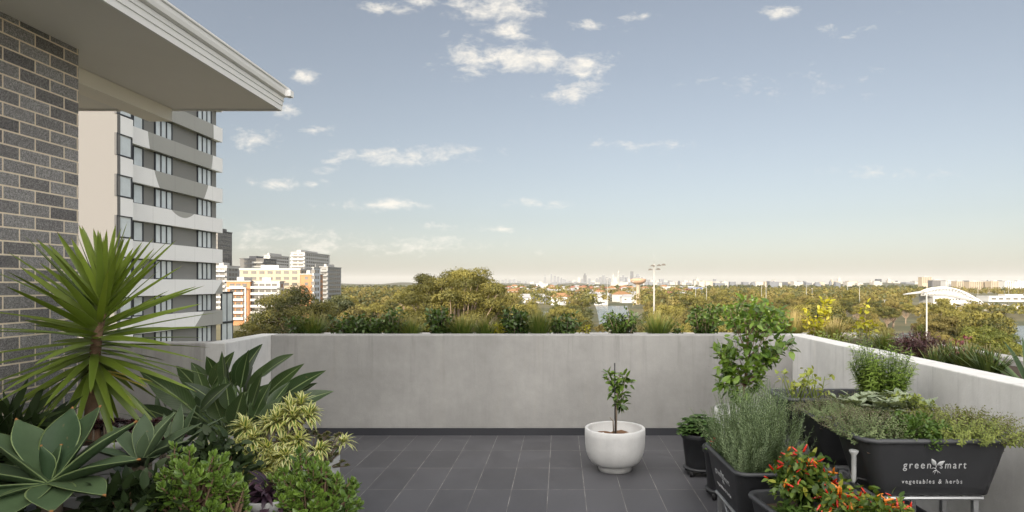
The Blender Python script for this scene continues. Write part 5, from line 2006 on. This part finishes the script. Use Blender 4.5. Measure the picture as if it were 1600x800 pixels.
for i in range(NL):
    u = i / NL
    s_ = .50 + .50 * u
    k = min(N, s_ * N)
    p = ctr[int(k)]
    el = radians(-46 + 130 * u) + rng.normal(0, .09)
    az = i * 2.39996 + rng.normal(0, .15)
    d = np.array((cos(az) * cos(el), sin(az) * cos(el), sin(el)))
    L_ = rng.uniform(.54, .68) * (.85 + .3 * sin(pi * min(1, u + .1))) * (.92 if u < .85 else .8)
    tipx = p + d * L_
    if tipx[0] < -3.44:                                    # keep clear of the bricks
        d = nrm(d * np.array((.82, 1, 1)))
        L_ *= .9
        if (p + d * L_)[0] < -3.44:
            L_ = max(.25, (-3.44 - p[0]) / d[0])
    b.blade(p + d * .02, d, nrm(UP + (rng.normal(0, .3), -.55 + rng.normal(0, .3), 0)), L_, rng.uniform(.050, .066), yprof, 8, .08 + .14 * (u < .45) * rng.uniform(.2, 1), .32, r=float(np.clip(.35 + .4 * u + rng.normal(0, .15), 0, 1)))
obj("crown", b, M['yucca'], parent=yu)
b = MB()
for (tx, ty) in ((208, 622), (240, 590), (232, 600)):
    p = ctr[int(N * .52)]
    q = P(tx, ty, yy - .1)
    b.blade(p, nrm(q - p), UP, np.linalg.norm(q - p), .045, yprof, 8, .1, .25, r=.6)
obj("yellowing_leaves", b, leaf("yellow_yucca_leaf", (0.30, 0.26, 0.02), (0.48, 0.38, 0.04), trans=.25, rough=.4), parent=yu)


# agaves
def agave_leaf(b, base, d, L, W, th=.016, curve=-.25, r=.5, n=12):
    d = nrm(d)
    side = nrm(np.cross(d, UP))
    p = np.array(base, float)
    cur = d.copy()
    rings, A = [], []
    k = 12
    aa = np.linspace(0, 2 * pi, k, endpoint=False)
    for i in range(n + 1):
        t_ = i / n
        if t_ < .55:
            w = .44 + .56 * sin(pi / 2 * (t_ / .55)) ** 1.3
        else:
            w = cos(pi / 2 * ((t_ - .55) / .45)) ** 1.15
        w = max(w, .012) * W * .5
        h = th * (1 - .75 * t_) + .001
        nn = np.cross(side, cur)
        cup_ = .30 + .15 * (1 - t_)
        x = np.cos(aa)
        rings.append(p + side[None] * (x * w)[:, None] + nn[None] * (np.sin(aa) * h * (1 - .8 * np.abs(x) ** 3) + cup_ * w * np.abs(x) ** 1.8)[:, None])
        A.append(np.stack((x, np.full(k, t_), np.full(k, r)), -1))
        cur = nrm(cur + np.array((0, 0, curve / n)))
        p = p + cur * (L / n)
    V = np.concatenate(rings)
    idx = np.arange((n + 1) * k).reshape(n + 1, k)
    nx = np.roll(idx, -1, 1)
    Q = np.stack((idx[:-1], nx[:-1], nx[1:], idx[1:]), -1).reshape(-1, 4)
    b.add(V, Q, A=np.concatenate(A))


def agave(label, c, leaves, mat, W, potR=.2, potH=None, th=.016):
    t = thing("potted_agave", label, "potted plant", (c[0], c[1], 0))
    H = potH or c[2] - .12
    pot_tapered("pot", t, c, potR, H, potR * .8, M['pot_grey'])
    obj("soil", plain(lambda b: disc(b, c, potR - .03, H - .045, .01)), M['soil'], parent=t)
    obj("stem", plain(lambda b: b.tube([(c[0], c[1], H - .06), (c[0], c[1], c[2] + .02)], [.05, .045], 12)), M['cane'], parent=t)
    for (az, el, L, wf, cv) in leaves:
        b = MB()
        d = np.array((cos(az) * cos(el), sin(az) * cos(el), sin(el)))
        agave_leaf(b, np.array(c) + d * .02, d, L * (.74 if W > .15 else 1.0), W * wf, th, cv, r=float(np.clip(rng.normal(.5, .25), 0, 1)))
        obj("leaf", b, M[mat], parent=t)
    return t


R_ = radians
AC = P(78, 758, 2.85)
agave("large smooth grey green agave rosette at the lower left, tips browned", AC,
      [(R_(205), R_(48), .48, 1.2, .0), (R_(165), R_(54), .46, 1.0, .0), (R_(100), R_(60), .47, .95, .1), (R_(66), R_(54), .50, 1.0, .15), (R_(28), R_(38), .54, 1.05, .0), (R_(2), R_(20), .54, 1.0, -.15), (R_(-22), R_(6), .50, .95, -.2),
       (R_(-50), R_(2), .46, 1.0, -.2), (R_(-80), R_(0), .44, 1.0, -.25), (R_(-115), R_(4), .44, 1.05, -.2), (R_(-150), R_(8), .46, 1.05, -.2), (R_(182), R_(12), .48, 1.05, -.2), (R_(215), R_(24), .46, 1.0, -.1), (R_(60), R_(76), .22, .5, 0), (R_(-100), R_(78), .24, .5, 0),
       (R_(130), R_(30), .46, .95, -.2)],
      'agave', .175, th=.02)
AC2 = P(222, 728, 3.35)
agave("mid sized agave with broad upright leaves between the big agave and jade", AC2,
      [(R_(20), R_(62), .30, 1.0, -.1), (R_(75), R_(55), .30, .9, -.2), (R_(120), R_(60), .28, .9, -.2), (R_(-10), R_(35), .30, .95, -.3), (R_(-45), R_(25), .28, .9, -.2), (R_(160), R_(45), .28, .9, -.2), (R_(45), R_(40), .32, 1.0, -.3), (R_(200), R_(30), .26, .9, -.2), (R_(-90), R_(20), .26, .9, -.2), (R_(90), R_(80), .16, .6, 0)],
      'agave_small', .115, .16, th=.012)
AC3 = P(272, 715, 3.75)
agave("small strap leaved agave pushing up left of the grey pot", AC3,
      [(R_(60), R_(68), .30, .8, -.2), (R_(100), R_(72), .30, .8, -.1), (R_(30), R_(50), .32, .8, -.5), (R_(140), R_(60), .28, .8, -.4), (R_(0), R_(50), .28, .8, -.5), (R_(-40), R_(40), .26, .8, -.4), (R_(180), R_(45), .26, .8, -.5)],
      'agave_small', .085, .16, th=.009)

# dark succulents round the yucca
def rosettes(b, centres, n, proto, size, mu=.5):
    for c in centres:
        a = np.arange(n) * 2.39996 + rng.uniform(0, 6)
        u = np.arange(n) / n
        e = 1.35 - 1.25 * (1 - u)
        d = np.stack((np.cos(a), np.sin(a), np.tan(np.clip(e, .05, 1.3)) * .55), -1)
        b.scatter(proto, np.broadcast_to(np.asarray(c), (n, 3)) + (0, 0, .006) * u[:, None], d, np.broadcast_to(UP, (n, 3)), size * (1.0 - .55 * u), tone(n, mu, .2))


SP = fleshy_proto(.5, .16, 4, 6)
b = MB()
cs = [P(rng.uniform(120, 290), rng.uniform(656, 690), 4.15 + rng.uniform(-.25, .25)) for i in range(110)]
rosettes(b, cs, 14, SP, .052, .45)
t = thing("dark_succulent", "low mat of dark burgundy rosette succulents at the foot of the yucca", "succulent", (-2.75, 4.2, 0))
obj("foliage", b, M['aeonium_dark'], parent=t)
b = MB()
for c in cs[::3]:
    b.tube([c, c - (0, 0, .18)], [.006, .008], 5)
obj("stems", b, M['cane'], parent=t)
obj("pot", plain(lambda b: b.loft([rrect(.42, .28, .06, 0, cx=-2.85, cy=4.32), rrect(.46, .31, .06, .58, cx=-2.85, cy=4.32), rrect(.43, .28, .05, .58, cx=-2.85, cy=4.32), rrect(.43, .28, .05, .53, cx=-2.85, cy=4.32)], True, True)), M['pot_grey'], parent=t)

# bird of paradise
SX, SY = -2.42, 4.85
sr = thing("potted_bird_of_paradise", "big dark green bird of paradise with paddle leaves in a grey tub", "potted plant", (SX, SY, 0))
obj("pot", plain(lambda b: cup(b, (SX, SY, 0), tapered_prof(.33, .46, .25, .02, .03), 44)), M['pot_grey'], parent=sr)
obj("soil", plain(lambda b: disc(b, (SX, SY), .29, .415, .015)), M['soil'], parent=sr)
LV = [((367, 602), (409, 536), 44, .1), ((331, 604), (365, 548), 30, .2), ((408, 588), (458, 551), 30, .05), ((430, 628), (508, 576), 36, -.05), ((457, 634), (521, 609), 30, -.15), ((432, 614), (457, 581), 26, .15), ((311, 611), (276, 570), 26, .1),
      ((320, 598), (299, 565), 22, .25), ((338, 590), (323, 556), 24, .3), ((304, 644), (221, 578), 40, -.2), ((278, 660), (206, 630), 28, -.1), ((314, 642), (361, 595), 30, -.3), ((395, 655), (423, 596), 34, -.2), ((372, 640), (420, 598), 26, .0),
      ((424, 650), (470, 610), 30, .1), ((361, 615), (356, 564), 24, .15), ((331, 640), (340, 596), 26, -.1), ((345, 655), (330, 610), 34, -.25), ((385, 630), (395, 572), 30, .3), ((405, 640), (442, 590), 30, .2), ((300, 630), (255, 600), 26, .3), ((440, 650), (490, 630), 24, .1),
      ((365, 665), (380, 610), 36, -.3), ((412, 668), (440, 618), 34, -.25), ((350, 620), (372, 570), 26, .3), ((352, 610), (347, 548), 24, .0), ((376, 606), (388, 546), 26, -.05), ((386, 612), (432, 556), 26, .2), ((415, 618), (474, 566), 26, .1), ((440, 632), (495, 596), 26, .0), ((322, 622), (306, 572), 24, .0), ((335, 628), (290, 596), 24, -.1), ((392, 640), (410, 580), 28, -.15),
      ((420, 640), (452, 596), 26, -.2), ((358, 640), (352, 588), 28, -.3), ((300, 650), (258, 616), 24, -.2), ((380, 600), (396, 552), 22, .3)]
ep = lambda t_: max(0.0, sin(pi * min(1, t_ ** .72))) ** .95 + .015
for i, (a_, t_, wpx, off) in enumerate(LV):
    Yl = SY + off
    A_, T_ = P(a_[0], a_[1], Yl), P(t_[0], t_[1], Yl + rng.uniform(-.12, .12))
    base = np.array((SX + rng.uniform(-.12, .12), SY + off * .4 + rng.uniform(-.06, .06), .41))
    b = MB()
    m_ = (base + A_) / 2 + (0, 0, .05)
    d = T_ - A_
    L_ = np.linalg.norm(d)
    upv = nrm(np.array((rng.normal(0, .35), -.75, .6 + rng.normal(0, .2))))
    sd = nrm(np.cross(d, upv))
    b.blade(A_ - d * .02, d + (0, 0, L_ * .10), upv, L_ * 1.02, wpx / FOC * Yl * .84, ep, 12, .25, .34, r=float(np.clip(rng.normal(.5, .25), 0, 1)), wav=.06)
    lf = obj("leaf", b, M['strelitzia'], parent=sr)
    b = MB()
    b.tube([base, m_, A_, A_ + d * .3], [.012, .010, .007, .004], 7, r=.5)
    obj("stalk", b, M['stalk'], parent=lf)
b = MB()
for i in range(26):
    base = np.array((SX + rng.uniform(-.14, .14), SY + rng.uniform(-.16, .05), .41))
    tip = P(rng.uniform(335, 430), rng.uniform(600, 650), SY + rng.uniform(-.1, .2))
    b.tube([base, (base + tip) / 2 + rng.normal(0, .02, 3), tip], [.011, .008, .005], 6, r=float(rng.uniform(0, 1)))
obj("bare_stalks", b, M['stalk'], parent=sr)

# strappy clump in the corner behind the yucca
b = MB()
for i in range(46):
    c = np.array((-3.05 + rng.uniform(-.35, .40), 5.45 + rng.uniform(-.22, .2), .35))
    az = rng.uniform(0, 2 * pi)
    el = rng.uniform(.55, 1.35)
    b.blade(c, (cos(az) * cos(el), sin(az) * cos(el), sin(el)), UP, rng.uniform(.45, .72), rng.uniform(.05, .075), lambda t_: (.7 + .3 * sin(pi * t_)) * (1 - t_ ** 3) ** .8, 8, rng.uniform(.5, 1.1), .25, r=float(rng.uniform(0, 1)))
t = thing("clivia_clump", "clump of broad strappy leaves in the corner behind the yucca trunk", "plant", (-3.05, 5.4, 0))
obj("foliage", b, M['strap'], parent=t)
obj("pot", plain(lambda b: cup(b, (-3.05, 5.42, 0), tapered_prof(.36, .38, .3), 36)), M['pot_grey'], parent=t)

# song of india: heads of striped leaves on bare canes
VX0, VY0 = -1.93, 4.10
sv = thing("potted_song_of_india", "cream and green striped dracaena with arching leaf heads in a grey pot", "potted plant", (VX0, VY0, 0))
obj("pot", plain(lambda b: cup(b, (VX0, VY0, 0), tapered_prof(.20, .50, .16, .02, .02), 40)), M['pot_grey'], parent=sv)
obj("soil", plain(lambda b: disc(b, (VX0, VY0), .17, .455, .01)), M['soil'], parent=sv)
b, s = MB(), MB()
HEADS_ = [(384, 672, 1.15, .0), (396, 690, .8, -.1), (452, 642, 1.0, .12), (470, 634, .95, .18), (432, 660, .95, .05), (418, 668, .85, .1), (408, 738, 1.15, -.22), (430, 722, .9, -.15), (392, 725, .95, -.2), (466, 692, .85, -.05), (444, 690, .7, 0), (352, 712, .6, -.1), (320, 700, .55, .1), (458, 655, .8, .05), (420, 705, .7, -.1), (440, 652, .7, .15), (362, 738, .8, -.25), (378, 706, .9, -.1), (498, 704, .55, -.1), (446, 716, .8, -.2), (482, 650, .8, .1)]
for (px, py, sz, off) in HEADS_:
    c = P(px, py, VY0 + off)
    lean = nrm(np.array((c[0] - VX0, (c[1] - VY0), .35)) + rng.normal(0, .1, 3))
    base = np.array((VX0 + rng.uniform(-.06, .06), VY0 + rng.uniform(-.06, .06), .45))
    s.tube([base, (base + c) / 2 + np.array((0, 0, -.03)), c], [.011, .009, .007], 6)
    n = int(40 * sz + 10)
    e1 = nrm(np.cross(lean, (0.2, 1, .1)))
    e2 = np.cross(lean, e1)
    for k in range(n):
        a = k * 2.39996
        u = k / n
        sp = 1.25 - 1.0 * u
        d = nrm(lean * (1.1 - sp * .75) + sp * (cos(a) * e1 + sin(a) * e2))
        b.blade(c + lean * (.05 * u - .02), d, UP, rng.uniform(.105, .16) * sz ** .5 * (1 - .3 * u), rng.uniform(.025, .034), lambda t_: (sin(pi * min(1, .12 + t_ * .88)) ** .6) * (1 - t_ ** 5), 6, 1.6 - .9 * u, .2, r=float(np.clip(rng.normal(.5, .25), 0, 1)))
obj("canes", s, M['cane'], parent=sv)
obj("foliage", b, M['variegated'], parent=sv)

# white bowl with aeoniums and one more striped head
WX, WY = -1.90, 4.62
wp = thing("potted_succulents", "white bowl of bronze rosette succulents at the right end of the left group", "potted plant", (WX, WY, 0))
obj("pot", plain(lambda b: cup(b, (WX, WY, 0), bowl_prof(.26, .42, .15, .05, .028), 48)), M['stone_white'], parent=wp)
obj("soil", plain(lambda b: disc(b, (WX, WY), .225, .335, .02)), M['soil'], parent=wp)
b, s = MB(), MB()
cs = [P(rng.uniform(448, 532), rng.uniform(676, 716), WY + rng.uniform(-.24, .2)) for i in range(60)] + [P(px, py, WY - .1) for (px, py) in ((509, 680), (525, 682), (500, 690), (492, 676), (515, 722), (528, 728), (542, 728), (535, 722))]
rosettes(b, cs, 16, SP, .034, .5)
for c in cs:
    s.tube([(WX + (c[0] - WX) * .6, WY + (c[1] - WY) * .6, .36), c], [.005, .004], 5)
obj("stems", s, M['cane'], parent=wp)
obj("rosettes", b, M['aeonium'], parent=wp)
b = MB()
c = P(536, 692, WY - .05)
for k in range(34):
    a = k * 2.39996
    u = k / 34
    d = nrm(np.array((cos(a), sin(a), .25 + 1.6 * u)))
    b.blade(c, d, UP, .14 * (1 - .3 * u), .019, lambda t_: (sin(pi * min(1, .12 + t_ * .88)) ** .6) * (1 - t_ ** 5), 6, 1.6 - .9 * u, .2, r=float(rng.uniform(.4, 1)))
b.tube([(WX + .15, WY, .35), c], [.006, .005], 5, r=.4)
obj("striped_head", b, M['variegated'], parent=wp)

# jade plants
def jade(label, c, rad, tips, potR, potH, potmat, zdome, seed_pts=None, sz=.052):
    t = thing("potted_jade", label, "potted plant", (c[0], c[1], 0))
    obj("pot", plain(lambda b: cup(b, (c[0], c[1], 0), tapered_prof(potR, potH, potR * .75), 36)), potmat, parent=t)
    obj("soil", plain(lambda b: disc(b, c, potR - .03, potH - .045, .01)), M['soil'], parent=t)
    b, s = MB(), MB()
    base = np.array((c[0], c[1], potH - .04))
    for i in range(tips):
        d = rdir(1, -.25, 1)[0]
        q = rng.uniform(.45, 1.0) ** .6
        lump = 1 + .30 * sin(d[0] * 5 + c[0] * 7) * cos(d[1] * 5 + 1 + d[2] * 4)
        tip = np.array((c[0], c[1], zdome)) + d * np.array(rad) * q * lump
        m_ = base + (tip - base) * .5 + rng.normal(0, .02, 3) + (0, 0, .03)
        s.tube([base, m_, tip], [.011, .006, .003], 6, cap=False)
        ax = nrm(nrm(tip - np.array((c[0], c[1], zdome - .1))) + (0, -.25, .45) + rng.normal(0, .25, 3))
        e1 = nrm(np.cross(ax, (.3, .8, .2)))
        e2 = np.cross(ax, e1)
        n = int(rng.integers(8, 13))
        k = np.arange(n)
        a = (k // 2) * pi / 2 + (k % 2) * pi + rng.normal(0, .15, n)
        u = k / n
        sp = 1.15 - .85 * u
        dd = ax * (.25 + .9 * u)[:, None] + sp[:, None] * (np.cos(a)[:, None] * e1 + np.sin(a)[:, None] * e2)
        b.scatter(JADE, tip + ax * ((u - .8) * .07)[:, None], dd, np.broadcast_to(ax, (n, 3)), sz * rng.uniform(.75, 1.15, n) * (1.1 - .5 * u), np.clip(rng.normal(.4, .15) + .35 * (u - .3) + rng.normal(0, .1, n) + .15 * d[2], 0, 1))
    obj("stems", s, M['jade_stem'], parent=t)
    obj("foliage", b, M['jade'], parent=t)
    return t


J1 = P(298, 768, 3.0)
jade("glossy jade plant in a terracotta pot beside the large agave", (J1[0], J1[1] + .02), (.19, .17, .22), 110, .13, .52, M['terracotta'], J1[2] - .02)
J2 = P(362, 790, 3.05)
jade("small jade plant low between the two bigger jades", (J2[0], J2[1]), (.085, .09, .12), 36, .10, .50, M['pot_grey'], J2[2], sz=.046)
J3 = P(490, 780, 3.4)
jade("wide jade plant spilling onto the tiles at the end of the left group", (J3[0], J3[1]), (.25, .2, .26), 165, .16, .30, M['pot_grey'], J3[2] - .04)

# purple leaved plant in a grey pot
RX, RY = -1.57, 3.38
t = thing("potted_rhoeo", "dark purple leaved plant in a grey pot under the striped dracaena", "potted plant", (RX, RY, 0))
obj("pot", plain(lambda b: cup(b, (RX, RY, 0), tapered_prof(.14, .56, .11), 36)), M['pot_grey'], parent=t)
obj("soil", plain(lambda b: disc(b, (RX, RY), .11, .515, .01)), M['soil'], parent=t)
b = MB()
for i in range(90):
    az = rng.uniform(0, 2 * pi)
    el = rng.uniform(.0, 1.2)
    b.blade((RX + rng.normal(0, .05), RY + rng.normal(0, .05), .53 + rng.uniform(0, .05)), (cos(az) * cos(el), sin(az) * cos(el), sin(el)), UP, rng.uniform(.11, .19), .028, lambda t_: (sin(pi * min(1, .2 + t_ * .8)) ** .6), 5, 1.2, .25, r=float(rng.uniform(0, 1)))
obj("foliage", b, M['purple'], parent=t)

# greenery added in the shadowed gaps between pots; most leaves coloured dark as shade
def filler(label, cx, cy, zt, rx, ry, rz, n, mat, proto, size, potR, potH, name="potted_greenery", mu=.35):
    t = thing(name, label, "potted plant", (cx, cy, 0))
    obj("pot", plain(lambda b: cup(b, (cx, cy, 0), tapered_prof(potR, potH, potR * .8), 32)), M['pot_grey'], parent=t)
    b, s = MB(), MB()
    bushy(b, (cx, cy, zt), (rx, ry, rz), n, proto, size, .4, .7, mu, .2, shell=.15)
    for i in range(24):
        d_ = rdir(1, .0, 1)[0]
        s.tube([(cx, cy, potH - .06), np.array((cx, cy, zt)) + d_ * (rx * .7, ry * .7, rz * .7)], [.006, .003], 5, cap=False)
    obj("stems", s, M['jade_stem'], parent=t)
    obj("foliage", b, M[mat], parent=t)
    return t


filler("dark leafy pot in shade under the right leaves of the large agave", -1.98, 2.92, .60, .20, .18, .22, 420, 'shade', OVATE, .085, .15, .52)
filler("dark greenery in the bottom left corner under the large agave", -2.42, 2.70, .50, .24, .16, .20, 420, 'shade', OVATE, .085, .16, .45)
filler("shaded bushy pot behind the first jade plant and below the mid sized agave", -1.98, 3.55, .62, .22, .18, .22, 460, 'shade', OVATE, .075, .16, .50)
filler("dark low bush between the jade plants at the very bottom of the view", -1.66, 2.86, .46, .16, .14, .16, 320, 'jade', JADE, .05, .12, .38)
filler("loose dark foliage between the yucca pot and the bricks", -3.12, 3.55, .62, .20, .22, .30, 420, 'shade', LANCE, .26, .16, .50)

# ------------------------------------------------------------------ plants in the beds beyond the parapets
def shrub(label, px, pytop, Y, wpx, n=520, mat='shrub', size=.05, z0=.97, name="shrub", lean=0.0, proto=None, group=None, cat="shrub"):
    c = P(px, pytop, Y)
    h = c[2] - z0
    w = wpx / FOC * Y / 2
    t = thing(name, label, cat, (c[0], Y, z0), group)
    s, b = MB(), MB()
    n = int(n * 2.0)
    size = size * 1.15
    m = max(8, int(n / 26))
    for i in range(m):
        a = rng.uniform(0, 2 * pi)
        q = rng.uniform(.1, 1) ** .6
        top = h * rng.uniform(.55, 1.02) * (1.05 - .3 * q)
        tip = np.array((c[0] + cos(a) * w * q + lean, Y + sin(a) * w * q, z0 + top))
        base = np.array((c[0] + rng.normal(0, .03), Y + rng.normal(0, .03), z0 - .02))
        mid = (base + tip) / 2 + (cos(a) * w * .1, 0, -.02)
        s.tube([base, mid, tip], [.006, .004, .002], 5, cap=False)
        k = int(n / m)
        u = rng.uniform(.25, 1.05, k)
        pos = base + (tip - base) * u[:, None] + rng.normal(0, .03, (k, 3)) * (1, 1, .7)
        d = nrm(np.array((cos(a), sin(a), .3)) * .5 + rng.normal(0, .8, (k, 3)))
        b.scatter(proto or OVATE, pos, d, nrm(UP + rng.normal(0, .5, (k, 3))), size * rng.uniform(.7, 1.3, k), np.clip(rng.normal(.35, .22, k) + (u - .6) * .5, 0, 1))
    obj("stems", s, M['cane'], parent=t)
    obj("foliage", b, M[mat], parent=t)
    return t


def tuft(label, px, pytop, Y, wpx, n=230, mat='grass', W=.008, z0=.97, droop=.7, name="grass_tuft", stiff=.0, group=None):
    c = P(px, pytop, Y)
    n = int(n * 1.5)
    h = c[2] - z0
    w = wpx / FOC * Y / 2
    b = MB()
    for i in range(n):
        a = rng.uniform(0, 2 * pi)
        q = rng.uniform(0, 1) ** .7
        base = np.array((c[0] + cos(a) * w * .22 * q, Y + sin(a) * w * .22 * q, z0 - .02))
        out = w * q * .9 / max(h, .1)
        d = np.array((cos(a) * out, sin(a) * out, 1.0))
        L_ = h * rng.uniform(.65, 1.12) * sqrt(1 + out * out * .6)
        b.blade(base, d, UP if abs(out) > .05 else (0, 1, 0), L_, W * rng.uniform(.7, 1.3), lambda t_: 1 - t_ ** 2 * .9, 6, droop * (.2 + q) * rng.uniform(.5, 1.2), .1, r=float(np.clip(rng.normal(.5, .25), 0, 1)))
    return obj(name, b, M[mat], loc=(c[0], Y, z0), label=label, cat="grass", group=group)


BY = 7.72
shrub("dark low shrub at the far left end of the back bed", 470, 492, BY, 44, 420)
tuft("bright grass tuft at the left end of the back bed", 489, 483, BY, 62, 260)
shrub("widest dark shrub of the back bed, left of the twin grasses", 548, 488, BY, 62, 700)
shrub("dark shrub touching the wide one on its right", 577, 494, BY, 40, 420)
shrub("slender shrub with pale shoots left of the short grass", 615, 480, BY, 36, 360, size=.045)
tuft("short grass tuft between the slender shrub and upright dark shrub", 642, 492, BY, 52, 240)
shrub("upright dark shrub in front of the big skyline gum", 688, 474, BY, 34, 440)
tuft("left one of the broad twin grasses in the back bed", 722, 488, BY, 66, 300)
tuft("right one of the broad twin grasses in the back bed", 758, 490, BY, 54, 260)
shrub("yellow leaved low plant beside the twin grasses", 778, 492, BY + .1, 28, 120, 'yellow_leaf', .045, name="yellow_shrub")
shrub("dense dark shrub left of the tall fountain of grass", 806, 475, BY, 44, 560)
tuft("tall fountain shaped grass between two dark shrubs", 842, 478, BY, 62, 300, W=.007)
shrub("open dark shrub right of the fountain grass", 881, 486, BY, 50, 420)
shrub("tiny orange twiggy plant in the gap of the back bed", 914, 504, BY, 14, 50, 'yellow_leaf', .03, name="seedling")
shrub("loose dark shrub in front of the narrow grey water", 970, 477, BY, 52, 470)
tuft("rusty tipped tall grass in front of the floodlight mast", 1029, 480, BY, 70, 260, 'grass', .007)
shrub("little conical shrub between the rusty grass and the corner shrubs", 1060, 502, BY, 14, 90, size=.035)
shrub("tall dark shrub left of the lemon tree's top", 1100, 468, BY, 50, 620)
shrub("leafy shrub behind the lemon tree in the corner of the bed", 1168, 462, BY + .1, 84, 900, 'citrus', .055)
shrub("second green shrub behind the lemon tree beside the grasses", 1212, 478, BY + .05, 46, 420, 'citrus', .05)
def ry(px, x=3.35):
    return x / (px - VX) * FOC
tuft("golden tufted grass at the corner of the right bed", 1240, 482, ry(1240, 2.95), 56, 250, 'fountain', .006)
shrub("thin stemmed plant with glowing yellow leaves in the right bed", 1277, 452, ry(1277, 3.2), 46, 170, 'yellow_leaf', .055, name="yellow_shrub")
tuft("arching straw coloured ornamental grass in the right bed", 1304, 492, ry(1304, 3.3), 84, 300, 'fountain', .006, droop=1.0)
shrub("low golden green ground plant spilling over the right parapet", 1296, 520, ry(1296, 3.0), 70, 380, 'oregano', .035, name="ground_plant", cat="plant")
shrub("upright plant with orange bracts in the right bed", 1349, 468, ry(1349, 3.4), 26, 90, 'yellow_leaf', .05, name="bract_plant", cat="plant")
shrub("soft grey green lavender mound below the orange bracts", 1352, 512, ry(1352, 3.2), 58, 420, 'lavender', .04, name="lavender", proto=LANCE, cat="plant")
tuft("dense green grass tuft left of the purple bush", 1388, 512, ry(1388, 3.3), 56, 300, 'grass', .007)
shrub("purple leaved hop bush beside the white pole", 1442, 514, ry(1442, 3.35), 74, 900, 'hop_bush', .05, name="purple_shrub", proto=LANCE)
shrub("small purple shrub left of the larger purple bush", 1415, 528, ry(1415, 3.2), 36, 300, 'hop_bush', .045, name="purple_shrub", proto=LANCE)
for i, (px, pt, w, n, x) in enumerate(((1482, 528, 66, 90, 3.3), (1512, 531, 68, 100, 3.3), (1545, 538, 66, 90, 3.25), (1460, 540, 44, 56, 3.1))):
    tuft(["strappy iris clump just right of the purple bush", "strappy iris clump in the middle of the iris row", "strappy iris clump beside the big flax", "smallest strappy iris clump under the purple bush"][i], px, pt, ry(px, x), w, n, 'dietes', .022, droop=.8, name="iris_clump")
shrub("dusky pink flower sprays among the strappy iris leaves", 1494, 538, ry(1494, 3.35), 34, 60, 'rose', .03, name="flower_spray", cat="flower")
shrub("short red leaved plant in front of the bright tree", 1497, 520, ry(1497, 3.6), 22, 60, 'rose', .04, name="red_shrub")
shrub("fine grass like herb between the iris clumps and kerb", 1530, 552, ry(1530, 3.6), 50, 200, 'lavender', .04, name="ground_plant", proto=LANCE, cat="plant")
b = MB()
fx, fy = 3.35, ry(1610, 3.35)
for i in range(30):
    az = i * 2.39996
    el = rng.uniform(.15, 1.0)
    b.blade((fx + cos(az) * .04, fy + sin(az) * .04, .96), (cos(az) * cos(el), sin(az) * cos(el), sin(el)), UP, rng.uniform(.40, .62), .045, lambda t_: (.6 + .6 * sin(pi * t_ ** .7) * .6) * (1 - t_ ** 3), 7, .5, .35, r=float(rng.uniform(0, 1)))
obj("flax_plant", b, M['flax'], loc=(fx, fy, .97), label="large sword leaved flax at the right edge above the parapet", cat="plant")
